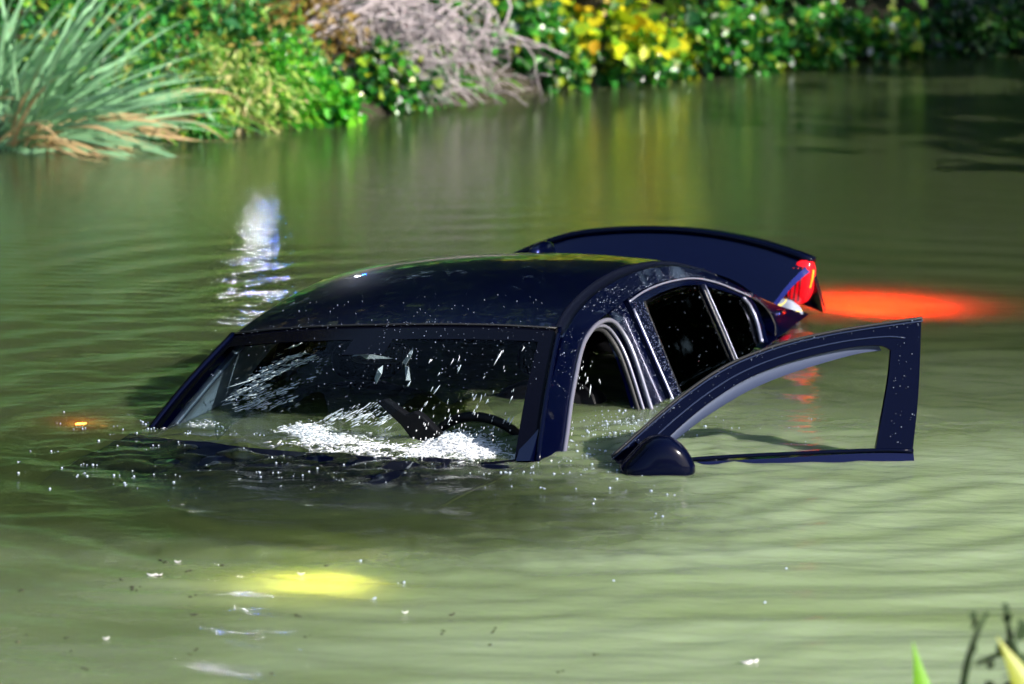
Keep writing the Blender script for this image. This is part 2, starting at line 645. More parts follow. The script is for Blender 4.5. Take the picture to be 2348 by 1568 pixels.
def plane_x0(px, py, x):
    d = CI[:3, :3] @ ray_dir(px, py)
    o_ = to_car(np.array([0, 0, CAM_H]))
    return o_ + (x - o_[0]) / d[0] * d


def part(name, vf, mat, parent=None, smooth=True, mirror=False):
    v, f = vf
    v = np.array(v, dtype=float)
    if mirror:
        v = v * np.array([1, -1, 1])
        f = [tuple(q)[::-1] for q in f]
    return mesh_obj(name, v, f, mat, parent or car, smooth)


def bevel(o, w=0.004, seg=2, angle=40):
    md = o.modifiers.new('bevel', 'BEVEL')
    md.width = w
    md.segments = seg
    md.limit_method = 'ANGLE'
    md.angle_limit = math.radians(angle)
    return o


def split_sharp(o, deg=35):
    md = o.modifiers.new('split', 'EDGE_SPLIT')
    md.split_angle = math.radians(deg)
    return o


def yside(x, z):
    return 0.785 - 0.42 * (z - 1.0) - 0.03 * ((x + 1.9) / 1.3) ** 2 - 0.25 * np.maximum(z - 1.36, 0) ** 1.0 * 0.6


def on_side(xz, off=0.0):
    xz = np.asarray(xz, dtype=float)
    return np.stack([xz[..., 0], yside(xz[..., 0], xz[..., 1]) + off, xz[..., 1]], -1)


def side_strip(a, b, n, mrows, off, thick, smooth=True):
    A, B = resample(a, n, smooth), resample(b, n, smooth)
    t = np.linspace(0, 1, mrows)[None, :, None]
    g = A[:, None, :] * (1 - t) + B[:, None, :] * t
    bul = 0.0
    return solid_grid(on_side(g, off), on_side(g, off - thick))


RAIL = [(-.60, 1.025), (-.80, 1.117), (-1.00, 1.211), (-1.17, 1.290), (-1.288, 1.343), (-1.395, 1.373), (-1.528, 1.401), (-1.729, 1.428), (-1.96, 1.443),
        (-2.2, 1.446), (-2.45, 1.432), (-2.68, 1.400), (-2.88, 1.352), (-3.08, 1.288), (-3.28, 1.213), (-3.48, 1.148), (-3.66, 1.100), (-3.84, 1.062)]
APER = [(-.80, 0.98), (-.90, 1.030), (-1.03, 1.110), (-1.17, 1.190), (-1.35, 1.285), (-1.50, 1.328), (-1.65, 1.352), (-1.80, 1.366), (-1.975, 1.379),
        (-2.137, 1.387), (-2.327, 1.388), (-2.509, 1.379), (-2.65, 1.366), (-2.766, 1.347), (-2.921, 1.310), (-3.068, 1.264), (-3.215, 1.216), (-3.328, 1.170),
        (-3.384, 1.130), (-3.380, 1.085), (-3.333, 1.058), (-3.23, 1.040)]
# body in white above the belt: A pillar, cant rail, C pillar in one sweep on each side
for mir in (False, True):
    rail_d = resample(RAIL, 90)
    aper_d = resample(APER, 90)
    # match the two edges by similar progress
    o = part('cant_rail', side_strip(RAIL, APER, 90, 6, 0.0, 0.05), PAINT, mirror=mir)
    split_sharp(o, 50)
    # B pillar
    bf = [(-1.790, 1.352), (-1.805, 1.27), (-1.800, 1.20), (-1.775, 1.12), (-1.735, 1.03), (-1.70, 0.93)]
    br = [(-1.960, 1.376), (-1.958, 1.28), (-1.952, 1.20), (-1.944, 1.12), (-1.935, 1.03), (-1.925, 0.93)]
    split_sharp(part('centre_pillar', side_strip(bf, br, 16, 6, -0.012, 0.06), PAINT, mirror=mir), 50)

# roof moulding in the roof ditch
DITCH = [(-1.315, 1.372), (-1.40, 1.395), (-1.528, 1.422), (-1.729, 1.449), (-1.96, 1.466), (-2.2, 1.468), (-2.45, 1.452), (-2.68, 1.420), (-2.88, 1.372), (-3.02, 1.330)]
RAIL2 = [(-1.300, 1.345), (-1.395, 1.373), (-1.528, 1.401), (-1.729, 1.428), (-1.96, 1.443), (-2.2, 1.446), (-2.45, 1.432), (-2.68, 1.400), (-2.88, 1.352), (-3.02, 1.308)]
ROOF_EDGE_Y = lambda x, z: yside(x, z) - 0.026
for mir in (False, True):
    A = resample(RAIL2, 50)
    B = resample(DITCH, 50)
    oA = on_side(A, -0.004)
    oB = np.stack([B[:, 0], ROOF_EDGE_Y(B[:, 0], B[:, 1]), B[:, 1]], -1)
    mid = (oA + oB) / 2 + np.array([0, 0.002, -0.004])
    g = np.stack([oA, mid, oB], 1)
    part('roof_moulding', solid_grid(g, g + np.array([0, -0.02, -0.02])), BLACK_TRIM, mirror=mir)

# roof panel: from the windscreen seam to the rear window
D = resample(DITCH, 60)
vv = np.linspace(-1, 1, 41)
rows = []
for (x, z) in D:
    ye = ROOF_EDGE_Y(x, z) - 0.002
    fx = (D[0, 0] - x) / (D[0, 0] - D[-1, 0])
    crown = 0.048 * (0.75 + 0.25 * math.sin(PI * min(1, fx * 1.2)))
    front = 0.10 * (1 - fx) ** 2 - 0.06 * fx ** 2 * 0
    row = [(x + front * (1 - v * v), v * ye, z + 0.001 + crown * (1 - abs(v) ** 2.4)) for v in vv]
    rows.append(row)
rg = np.array(rows)
roof = part('roof', solid_grid(rg, rg - np.array([0, 0, 0.03])), PAINT)
split_sharp(roof, 50)
headliner = part('headliner', solid_grid(rg * np.array([1, 0.97, 1]) - np.array([0, 0, 0.036]), rg * np.array([1, 0.97, 1]) - np.array([0, 0, 0.05])), INTERIOR)

# shark fin aerial on the rear of the roof
fp, ff = [], []
secs = 9
for i in range(secs):
    t = i / (secs - 1)
    x = -2.70 - 0.20 * t
    hh = 0.062 * math.sin(PI * min(1, 0.08 + t * 0.62)) * (1 if t < 0.95 else 0.75)
    wq = 0.034 * (0.35 + 0.65 * math.sin(PI * (0.12 + 0.80 * t)))
    zb = np.interp(-x, -D[:, 0], D[:, 1]) + 0.042
    for a in np.linspace(0, PI, 9):
        fp.append((x - 0.03 * math.sin(a) * t, wq * math.cos(a), zb + hh * math.sin(a) ** 0.8))
ff = grid_faces(secs, 9) + [tuple(range(9)), tuple((secs - 1) * 9 + j for j in range(9))[::-1]]
part('roof_aerial', (fp, ff), PAINT)

# windscreen: pane and black border
top_edge = rg[0].copy()
nb = 41


def ws_point(u, v):
    """u 0 at the seam .. 1 at the scuttle, v -1..1 across"""
    ye = ROOF_EDGE_Y(-1.315, 1.372)
    x_t = -1.315 + 0.10 * (1 - v * v) + 0.008
    z_t = 1.372 + 0.036 * (1 - abs(v) ** 2.4) - 0.004
    y_t = v * (ye + 0.012)
    x_b = -0.635 + 0.235 * (1 - v * v)
    z_b = 1.015 - 0.01 * (1 - v * v)
    y_b = v * 0.752
    bow = 0.035 * math.sin(PI * u) * (1 - 0.5 * v * v)
    return np.array([x_t + (x_b - x_t) * u + bow * 0.45, y_t + (y_b - y_t) * u, z_t + (z_b - z_t) * u + bow])


def ws_grid(u0, u1, v0, v1, nu, nv, lift=0.0):
    g = np.array([[ws_point(u, v) for v in np.linspace(v0, v1, nv)] for u in np.linspace(u0, u1, nu)])
    return g + np.array([0.5, 0, 0.85]) * lift


wsv = []
for v in np.linspace(-1, 1, 49):
    ub = 0.60 + 0.06 * math.sin(v * 9) + 0.05 * math.sin(v * 23 + 1) + 0.10 * (v < -0.5)
    wsv.append([ws_point(u, v) for u in np.linspace(0, ub, 12)])
screen = part('windscreen', (np.array(wsv).reshape(-1, 3), grid_faces(49, 12)), WINDSCREEN)
fv, ffc = [], []
bands = [ws_grid(0.0, 0.12, -1, 1, 4, 33, 0.0015), ws_grid(0.12, 0.97, -1, -0.945, 16, 3, 0.0015), ws_grid(0.12, 0.97, 0.915, 1, 16, 3, 0.0015), ws_grid(0.97, 1.0, -1, 1, 3, 33, 0.0015),
         ws_grid(0.12, 0.24, -0.12, 0.12, 4, 9, 0.0015)]
fr = merge(*[(g.reshape(-1, 3), grid_faces(g.shape[0], g.shape[1])) for g in bands])
part('glass_border', fr, FRIT, parent=screen)
# seam line of the roof over the screen
seam = np.array([ws_point(0.0, v) + np.array([0.004, 0, 0.004]) for v in np.linspace(-1, 1, 31)])
part('screen_seal', sweep(seam, 0.010, 0.006), RUBBER, parent=screen)
# black screen pillar finishers beside the glass
for mir in (False, True):
    pth = np.array([ws_point(u, 1.0) + np.array([0.0, 0.006, 0.004]) for u in np.linspace(0.0, 1.0, 16)])
    part('pillar_finisher', sweep(pth, 0.018, 0.010), GLOSS_BLACK, mirror=mir)

# glass shards hanging from the broken upper screen
for pts in ([(806, 817), (843, 793), (848, 812), (826, 815)], [(826, 815), (848, 812), (899, 822), (840, 823)],
            [(858, 868), (866, 846), (877, 838), (874, 858), (862, 880)], [(922, 832), (935, 812), (946, 797), (944, 812), (930, 836)], [(928, 838), (936, 842), (940, 872), (930, 872)]):
    xx = -1.10 + random.uniform(-0.05, 0.05)
    vs = []
    for k, (px, py) in enumerate(pts):
        d = CI[:3, :3] @ ray_dir(px, py)
        o_ = to_car(np.array([0, 0, CAM_H]))
        kx = (xx + (0.03 if k % 2 else 0) - o_[0]) / d[0]
        vs.append(o_ + kx * d)
    vs = np.array(vs)
    back = vs + np.array([-0.005, 0, 0.0])
    n_ = len(vs)
    f_ = [tuple(range(n_)), tuple(range(2 * n_ - 1, n_ - 1, -1))] + [(i, (i + 1) % n_, n_ + (i + 1) % n_, n_ + i)[::-1] for i in range(n_)]
    part('glass_shard', (np.vstack([vs, back]), f_), SHARD, parent=screen, smooth=False)

# rear window
r_end = rg[-1]
rear_base = np.array([(-3.44 - 0.10 * (1 - v * v), v * 0.665, 1.135 + 0.03 * (1 - v * v)) for v in vv])
t = np.linspace(0, 1, 12)[:, None, None]
rw = r_end[None] * (1 - t) + rear_base[None] * t + np.array([0, 0, 0.025]) * np.sin(PI * t)
part('rear_window', (rw.reshape(-1, 3), grid_faces(12, 41)), TINTED)
# deck panel between rear window and boot opening
deck = np.array([[(-3.44 - 0.10 * (1 - v * v) - 0.04 * k, v * 0.70, 1.132 + 0.03 * (1 - v * v) - 0.004 * k) for v in vv] for k in range(3)])
part('rear_deck', solid_grid(deck, deck - np.array([0, 0, 0.02])), PAINT)

# door seal round the empty front doorway (the car's left)
SEAL = [(-.83, 0.985), (-.95, 1.055), (-1.10, 1.145), (-1.25, 1.225), (-1.345, 1.272), (-1.43, 1.306), (-1.52, 1.329), (-1.615, 1.343), (-1.70, 1.343), (-1.755, 1.328), (-1.785, 1.295),
        (-1.798, 1.25), (-1.793, 1.20), (-1.770, 1.13), (-1.735, 1.04), (-1.70, 0.94)]
sp_ = resample(SEAL, 80)
part('door_seal', sweep(on_side(sp_, 0.004), 0.017, 0.017, sides=8), GREY_SEAL)
sp2 = sp_ + np.array([0.022, -0.016])
sp2[:, 0] = sp_[:, 0] + np.where(sp_[:, 0] < -1.6, 0.026, 0.004)
part('inner_door_seal', sweep(on_side(sp2, -0.018), 0.013, 0.013, sides=8), GREY_SEAL)
part('inner_door_seal', sweep(on_side(sp2 + np.array([0.012, -0.008]), -0.035), 0.016, 0.02, sides=8), RUBBER)

# ---------------------------------------------------------------- rear doors (closed), both sides
D_OUT = [(-1.972, 1.375), (-2.137, 1.383), (-2.327, 1.384), (-2.509, 1.375), (-2.65, 1.362), (-2.766, 1.343), (-2.921, 1.306), (-3.068, 1.260), (-3.200, 1.217)]
G_TOP = [(-2.100, 1.352), (-2.286, 1.357), (-2.474, 1.353), (-2.619, 1.342), (-2.719, 1.327)]
Q_TOP = [(-2.775, 1.316), (-2.924, 1.281), (-3.047, 1.248), (-3.115, 1.225)]
Q_END = [(-3.115, 1.225), (-3.146, 1.186), (-3.143, 1.131), (-3.090, 1.060)]
C_END = [(-3.200, 1.217), (-3.232, 1.180), (-3.225, 1.125), (-3.180, 1.045)]
for mir in (False, True):
    lower = side_strip([(-1.965, 1.02), (-2.3, 1.025), (-2.7, 1.028), (-3.05, 1.035), (-3.30, 1.05)], [(-1.96, 0.55), (-2.3, 0.55), (-2.7, 0.55), (-3.05, 0.62), (-3.22, 0.80)], 24, 6, 0.004, 0.05)
    rd = part('rear_door', lower, PAINT, mirror=mir)
    split_sharp(rd)
    # window frame: front upright, header, rear corner
    fr = merge(side_strip([(-1.966, 1.372), (-1.954, 1.20), (-1.938, 1.01)], [(-2.096, 1.352), (-2.074, 1.20), (-2.040, 1.01)], 10, 4, 0.006, 0.03),
               side_strip(D_OUT, [(-1.975, 1.352)] + G_TOP + [(-2.80, 1.310), (-2.924, 1.281), (-3.047, 1.248), (-3.115, 1.225)], 40, 3, 0.004, 0.03),
               side_strip(C_END, Q_END, 16, 3, 0.004, 0.03))
    split_sharp(part('window_frame', fr, GLOSS_BLACK, parent=rd, mirror=mir), 50)
    part('window_trim', sweep(on_side(resample([(-1.940, 1.00), (-1.955, 1.18), (-1.968, 1.345)], 20), 0.010), 0.007, 0.008, up=(0, 1, 0)), CHROME, parent=rd, mirror=mir)
    part('window_trim', sweep(on_side(resample([(-1.966, 1.372)] + D_OUT[1:], 60), 0.010), 0.006, 0.006, up=(0, 1, 0)), CHROME, parent=rd, mirror=mir)
    part('window_trim', sweep(on_side(resample(Q_END, 20), 0.008), 0.008, 0.014, up=(0, 1, 0)), CHROME, parent=rd, mirror=mir)
    part('rear_door_glass', side_strip(G_TOP, [(-2.042, 1.01), (-2.2, 1.015), (-2.4, 1.02), (-2.55, 1.022), (-2.697, 1.025)], 16, 8, -0.002, 0.004), TINTED, parent=rd, mirror=mir)
    part('quarter_glass', side_strip(Q_TOP + [(-3.146, 1.186), (-3.143, 1.131)], [(-2.740, 1.028), (-2.83, 1.032), (-2.92, 1.040), (-3.0, 1.047), (-3.05, 1.052), (-3.09, 1.06)], 20, 8, -0.003, 0.004), TINTED, parent=rd, mirror=mir)
    part('window_bar', sweep(on_side(resample([(-2.748, 1.324), (-2.735, 1.17), (-2.716, 1.02)], 14), 0.004), 0.034, 0.014, up=(0, 1, 0)), BLACK_TRIM, parent=rd, mirror=mir)
    part('window_trim', sweep(on_side(resample([(-2.758, 1.322), (-2.748, 1.17), (-2.730, 1.02)], 14), 0.013), 0.003, 0.004, up=(0, 1, 0)), CHROME, parent=rd, mirror=mir)
    part('shut_line', sweep(on_side(resample([(-3.20, 1.222), (-3.30, 1.180), (-3.352, 1.135), (-3.352, 1.09), (-3.30, 1.055)], 30), 0.0015), 0.006, 0.004, up=(0, 1, 0)), RUBBER, parent=rd, mirror=mir)

# ---------------------------------------------------------------- front doors
F_OUT = [(-.876, 1.015), (-.924, 1.049), (-1.047, 1.135), (-1.169, 1.212), (-1.289, 1.273), (-1.407, 1.312), (-1.524, 1.338), (-1.64, 1.354), (-1.75, 1.364), (-1.878, 1.372), (-1.975, 1.377)]
F_IN = [(-1.00, 1.005), (-1.045, 1.045), (-1.122, 1.103), (-1.219, 1.165), (-1.34, 1.226), (-1.458, 1.265), (-1.575, 1.289), (-1.70, 1.305), (-1.77, 1.308), (-1.83, 1.303), (-1.857, 1.285)]
HINGE = Vector((-0.598, 0.740, 0))
OPEN = math.radians(-62.6)


def front_door(mir, opened):
    low = side_strip([(-.70, 0.975), (-1.0, 0.985), (-1.4, 0.975), (-1.7, 0.968), (-1.885, 0.955)], [(-.66, 0.40), (-1.0, 0.36), (-1.4, 0.36), (-1.7, 0.36), (-1.86, 0.36)], 26, 8, 0.006, 0.07)
    d = part('front_door', low, PAINT, mirror=mir)
    split_sharp(d, 50)
    hdr = side_strip(F_OUT, F_IN, 60, 4, 0.004, 0.020)
    post = side_strip([(-1.970, 1.374), (-1.929, 1.145), (-1.880, 0.945)], [(-1.857, 1.300), (-1.831, 1.190), (-1.755, 0.960)], 16, 5, 0.003, 0.026)
    split_sharp(part('window_frame', merge(hdr, post), GLOSS_BLACK, parent=d, mirror=mir), 50)
    # pale inner channel of the frame
    a = resample(F_IN, 60)
    ch_in = a + np.stack([np.linspace(0.0, 0.0, 60) - 0.010, -0.008 - 0.032 * np.sin(np.linspace(0.25, 2.9, 60))], 1)
    chan = side_strip(list(map(tuple, a[::4] + np.array([0, 0.006]))), list(map(tuple, ch_in[::4])), 50, 3, -0.018, 0.030)
    part('window_channel', chan, GREY_LINING, parent=d, mirror=mir)
    part('channel_edge', sweep(on_side(a, -0.010), 0.006, 0.010, up=(0, 1, 0)), RUBBER, parent=d, mirror=mir)
    part('frame_seal', sweep(on_side(resample(F_OUT, 60) + np.array([0.0, 0.004]), -0.004), 0.008, 0.012, up=(0, 1, 0)), RUBBER, parent=d, mirror=mir)
    part('window_trim', sweep(on_side(resample([(-.90, 0.99), (-1.2, 0.992), (-1.5, 0.984), (-1.76, 0.974), (-1.885, 0.962)], 24), 0.008), 0.012, 0.012, up=(0, 1, 0)), GLOSS_BLACK, parent=d, mirror=mir)
    part('frame_highlight', sweep(on_side(resample([(a_ * 0.42 + c_ * 0.58, b_ * 0.42 + d_ * 0.58) for (a_, b_), (c_, d_) in zip(F_OUT, F_IN)], 60), 0.005), 0.004, 0.005, up=(0, 1, 0)), RIM, parent=d, mirror=mir)  # thin blue highlight along the header, put in as a coloured line
    part('frame_rim', sweep(on_side(resample(F_OUT, 60) + np.array([0.0, -0.004]), 0.006), 0.004, 0.005, up=(0, 1, 0)), RIM, parent=d, mirror=mir)
    # mirror triangle
    part('corner_panel', side_strip([(-.88, 1.012), (-.96, 1.062)], [(-.90, 0.985), (-1.02, 0.995)], 6, 3, 0.008, 0.03), GLOSS_BLACK, parent=d, mirror=mir)
    # door mirror: a rounded wedge
    oln = resample([(-.885, 1.005), (-.93, 1.045), (-.985, 1.090), (-1.045, 1.096), (-1.092, 1.066), (-1.122, 1.02), (-1.133, .975), (-1.10, .942), (-1.02, .934), (-.94, .936), (-.885, .965), (-.885, 1.005)], 33)[:-1]
    V_, F_ = [], []
    nu = len(oln)
    mc = np.array([-1.02, 1.0])
    prof = [(0.770, 0.70), (0.79, 0.84), (0.82, 0.94), (0.86, 0.99), (0.90, 1.0), (0.935, 0.97), (0.958, 0.88), (0.972, 0.72), (0.979, 0.45), (0.981, 0.15)]
    for yy, sc in prof:
        for p_ in oln:
            q_ = mc + (p_ - mc) * sc
            V_.append((q_[0], yy, q_[1]))
    for i in range(len(prof) - 1):
        for j in range(nu):
            A_, B_ = i * nu + j, i * nu + (j + 1) % nu
            F_.append((A_, B_, B_ + nu, A_ + nu))
    F_.append(tuple(range(nu))[::-1])
    F_.append(tuple((len(prof) - 1) * nu + j for j in range(nu)))
    mh = part('mirror_housing', (V_, F_), GLOSS_BLACK, parent=d, mirror=mir)
    if opened:
        d.matrix_local = Matrix.Translation(HINGE) @ Matrix.Rotation(OPEN, 4, 'Z') @ Matrix.Translation(-HINGE)
        d['label'] = 'front door swung wide open with an empty window frame'
    else:
        part('indicator_lamp', ellipsoid((-0.90, -0.93, 0.98), (0.012, 0.05, 0.010)), AMBER_LENS, parent=d)
        part('front_door_glass', side_strip(F_IN, [(-1.0, 0.98), (-1.2, 0.98), (-1.5, 0.975), (-1.83, 0.965)], 20, 6, -0.01, 0.004), TINTED, parent=d, mirror=mir)
    return d


front_door(False, True)
front_door(True, False)

# ---------------------------------------------------------------- lower body, bonnet, lamps (mostly under water)
V_, F_ = [], []
nphi = 72
levels = [(0.0, 0.95), (0.2, 0.99), (0.45, 1.0), (0.7, 0.985), (0.9, 0.94), (1.0, 0.885), (0.995, 0.80)]


def ztop(x):
    return np.interp(x, [-4.1, -3.7, -3.2, -2.6, -1.9, -1.0, -0.6, 0.2, 0.75, 0.95], [1.0, 1.045, 1.035, 1.015, 1.0, 0.975, 0.975, 0.93, 0.78, 0.68])


for t_, wf in levels:
    for j in range(nphi):
        a_ = 2 * PI * j / nphi
        ca, sa = math.cos(a_), math.sin(a_)
        ex = 2 / 5.5
        x = -1.58 + 2.46 * math.copysign(abs(ca) ** ex, ca) * (1 - 0.03 * abs(t_ - 0.4))
        y = 0.90 * wf * math.copysign(abs(sa) ** ex, sa)
        y *= 1 - 0.05 * ((x + 1.7) / 2.4) ** 4
        V_.append((x, y, 0.22 + t_ * (float(ztop(x)) - 0.22)))
for i in range(len(levels) - 1):
    for j in range(nphi):
        A_, B_ = i * nphi + j, i * nphi + (j + 1) % nphi
        F_.append((A_, B_, B_ + nphi, A_ + nphi))
body = part('body', (V_, F_), PAINT)

hv = np.linspace(-1, 1, 33)
hood = []
for i in range(20):
    t_ = i / 19
    row = []
    for v in hv:
        y = v * (0.735 - 0.07 * t_)
        xr = -0.525 - 0.13 * v * v
        x = xr + (0.74 - 0.22 * v * v - xr) * t_
        z = 1.0615 + 0.012 * math.exp(-t_ / 0.06) - 0.0535 * v - 0.010 * t_ - 0.29 * t_ ** 4.5 - 0.004 * v ** 4 + 0.006 * math.exp(-((abs(v) - 0.55 + 0.1 * t_) / 0.09) ** 2)
        if i == 0:
            z -= 0.004
        row.append((x, y, z))
    hood.append(row)
hood = np.array(hood)
split_sharp(part('bonnet', solid_grid(hood, hood - np.array([0.0, 0, 0.03])), PAINT), 50)

for s_ in (-1, 1):
    hl = part('headlight', ellipsoid((0.70, s_ * 0.60, 0.70), (0.13, 0.17, 0.08), power=0.8), HEAD_LENS if s_ > 0 else principled('clear_lamp', (0.5, 0.5, 0.5), 0.1))
    tl = part('tail_light', ellipsoid((-4.00, s_ * 0.72, 0.88), (0.06, 0.12, 0.085), power=0.8), RED_LENS)
ld = bpy.data.lights.new('headlight_beam', 'SPOT')
ld.energy = 6800
ld.color = (1.0, 0.64, 0.20)
ld.spot_size = math.radians(138)
ld.spot_blend = 1.0
ld.shadow_soft_size = 0.06
lo_ = bpy.data.objects.new('headlight_beam', ld)
link(lo_, car)
lo_.matrix_local = Matrix.Translation((0.90, 0.66, 0.68)) @ Vector((-1, 0, 0.55)).to_track_quat('Z', 'Y').to_matrix().to_4x4()
ld = bpy.data.lights.new('tail_light_glow', 'SPOT')
ld.spot_size = math.radians(165)
ld.spot_blend = 0.8
ld.energy = 4200
ld.color = (1.0, 0.017, 0.008)
ld.shadow_soft_size = 0.09
lo_ = bpy.data.objects.new('tail_light_glow', ld)
link(lo_, car)
lo_.matrix_local = Matrix.Translation((-4.10, 0.76, 0.91)) @ Vector((1, -0.35, -0.55)).to_track_quat('Z', 'Y').to_matrix().to_4x4()
ld = bpy.data.lights.new('indicator_glow', 'POINT')
ld.energy = 0.9
ld.color = (1.0, 0.15, 0.02)
ld.shadow_soft_size = 0.02
lo_ = bpy.data.objects.new('indicator_glow', ld)
lo_.location = (-0.86, -1.02, 1.05)
link(lo_, car)

# ---------------------------------------------------------------- boot lid, raised
LT = 26
lid = []
for i in range(14):
    t_ = i / 13
    row = []
    for v in np.linspace(-1, 1, LT):
        y = v * (0.635 + 0.115 * t_)
        zf = 1.402 - 0.128 * abs(v) ** 2.1 - 0.15 * max(0.0, -v - 0.30) ** 1.4
        xf = -3.82 + 0.09 * v * v
        zh = 1.115 + 0.02 * (1 - v * v)
        xh = -3.50 - 0.06 * (1 - v * v)
        bow = 0.035 * math.sin(PI * t_)
        row.append((xh + (xf - xh) * t_ - bow * 0.3, y, zh + (zf - zh) * t_ + bow * 0.6))
    lid.append(row)
lid = np.array(lid)
boot = part('boot_lid', solid_grid(lid, lid + np.array([0.012, 0, -0.03])), PAINT)
split_sharp(boot, 50)
# lip along the free edge and the tail panel hanging from it
lip = lid[-1] + np.array([-0.012, 0, 0.006])
part('lip_spoiler', sweep(lip, 0.05, 0.022), GLOSS_BLACK, parent=boot)
tail = []
for i in range(6):
    t_ = i / 5
    tail.append([p + np.array([-0.02 - 0.12 * t_, 0, -0.01 - 0.19 * t_]) * 1.0 for p in lid[-1]])
tail = np.array(tail)
part('tail_panel', solid_grid(tail, tail + np.array([0.03, 0, -0.01])), PAINT, parent=boot)
for s_ in (1, -1):
    # lid lamp: a curved, grooved wedge
    oc = lid[-1][-1] if s_ > 0 else lid[-1][0]
    base_ = np.array([oc[0] - 0.03, oc[1] - s_ * 0.055, oc[2] - 0.078])
    lens = ellipsoid(base_, (0.050, 0.050, 0.090), 24, 14, 0.75)
    skew = lambda L3: [(x_ + 0.30 * (z_ - base_[2]), y_ + s_ * 0.30 * (z_ - base_[2]), z_) for (x_, y_, z_) in L3]
    lamp = part('lid_lamp', (skew(lens[0]), lens[1]), RED_LENS if s_ > 0 else RED_DARK, parent=boot)
    for q_ in (-0.026, -0.008, 0.010):
        rib = sweep(np.array([base_ + np.array([0.052, s_ * q_, -0.07]), base_ + np.array([0.054, s_ * q_, 0.0]), base_ + np.array([0.050, s_ * q_, 0.066])]), 0.005, 0.010)
        part('lamp_rib', (skew(rib[0]), rib[1]), RED_DARK, parent=boot)
    am = sweep(np.array([base_ + np.array([0.03, s_ * 0.046, -0.02]), base_ + np.array([0.03, s_ * 0.050, 0.02]), base_ + np.array([0.02, s_ * 0.046, 0.05])]), 0.006, 0.007)
    part('amber_strip', (skew(am[0]), am[1]), AMBER_LENS, parent=boot)

# ---------------------------------------------------------------- cabin
dash = np.array([[(-0.55 - 0.38 * t_ + 0.06 * (1 - v * v), v * 0.70, 0.955 + 0.035 * math.sin(PI * min(1, t_ * 1.1)) + 0.030 * math.exp(-((v * 0.7 + 0.02) / 0.16) ** 2) * math.sin(PI * t_) +
                   0.02 * math.exp(-((v * 0.7 - 0.37) / 0.16) ** 2) * max(0, math.sin(PI * t_)) - 0.25 * max(0, t_ - 0.85) / 0.15) for v in np.linspace(-1, 1, 41)] for t_ in np.linspace(0, 1, 14)])
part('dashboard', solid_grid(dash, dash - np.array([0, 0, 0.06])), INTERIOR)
cw = np.array([plane_x0(px, py, -0.86) for px, py in ((862, 922), (880, 914), (930, 950), (950, 942), (968, 955), (1004, 992), (1020, 1030), (960, 1030), (918, 975))])
cwb = cw + np.array([-0.05, 0.0, -0.004])
n_ = len(cw)
o = part('screen_cowl', (np.vstack([cw, cwb]), [tuple(range(n_)), tuple(range(2 * n_ - 1, n_ - 1, -1))] + [(i, (i + 1) % n_, n_ + (i + 1) % n_, n_ + i)[::-1] for i in range(n_)]), INTERIOR, smooth=False)
bevel(o, 0.006, 2, 20)
sw = []
ctr, R_ = np.array([-1.13, 0.37, 0.935]), 0.188
ax_u, ax_v = np.array([0, 1.0, 0]), np.array([0.42, 0, 0.91])
ring = np.array([ctr + R_ * (math.cos(a_) * ax_u + math.sin(a_) * ax_v) for a_ in np.linspace(0, 2 * PI, 49)])
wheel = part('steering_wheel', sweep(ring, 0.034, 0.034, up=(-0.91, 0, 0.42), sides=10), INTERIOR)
hub = ellipsoid(ctr, (0.03, 0.08, 0.07))
spk = [sweep(np.array([ctr + 0.06 * d_, ctr + 0.18 * d_]), 0.03, 0.02, up=(-0.91, 0, 0.42)) for d_ in (ax_u, -ax_u, -ax_v)]
part('hub', merge(hub, *spk), INTERIOR, parent=wheel)
for s_ in (1, -1):
    back_ = ellipsoid((-1.83, s_ * 0.36, 0.86), (0.10, 0.25, 0.26), 20, 12, 0.7)
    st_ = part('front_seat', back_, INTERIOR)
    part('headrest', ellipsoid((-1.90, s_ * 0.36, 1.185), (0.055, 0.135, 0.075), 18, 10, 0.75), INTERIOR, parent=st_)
    for q_ in (-0.05, 0.05):
        part('headrest_post', sweep([(-1.87, s_ * 0.36 + q_, 1.05), (-1.895, s_ * 0.36 + q_, 1.15)], 0.012, 0.012, sides=8), CHROME, parent=st_)
part('rear_seat', ellipsoid((-2.95, 0, 0.92), (0.14, 0.66, 0.26), 28, 12, 0.6), INTERIOR)
for yy in (-0.38, 0.38):
    part('rear_headrest', ellipsoid((-3.03, yy, 1.19), (0.05, 0.13, 0.07), 16, 10, 0.75), INTERIOR)
mirr = part('rear_view_mirror', ellipsoid((-1.16, 0.0, 1.315), (0.018, 0.115, 0.036), 18, 10, 0.6), INTERIOR)
part('mirror_stalk', sweep([(-1.13, 0, 1.37), (-1.15, 0, 1.32)], 0.02, 0.02, sides=8), INTERIOR, parent=mirr)
# pale pillar trim on the far (right) side, seen through the screen
tr = side_strip([(-.70, 1.03), (-.90, 1.125), (-1.10, 1.22), (-1.25, 1.29), (-1.33, 1.325)], [(-1.06, 0.985), (-1.22, 1.06), (-1.38, 1.15), (-1.54, 1.235), (-1.66, 1.30)], 24, 5, -0.045, 0.02)
pt = part('pillar_trim', tr, TRIM_GREY, mirror=True)
part('trim_clip', side_strip([(-1.16, 1.235), (-1.20, 1.252)], [(-1.175, 1.222), (-1.215, 1.238)], 4, 3, -0.038, 0.012), principled('clip_white', (0.6, 0.62, 0.66), 0.4), parent=pt, mirror=True)

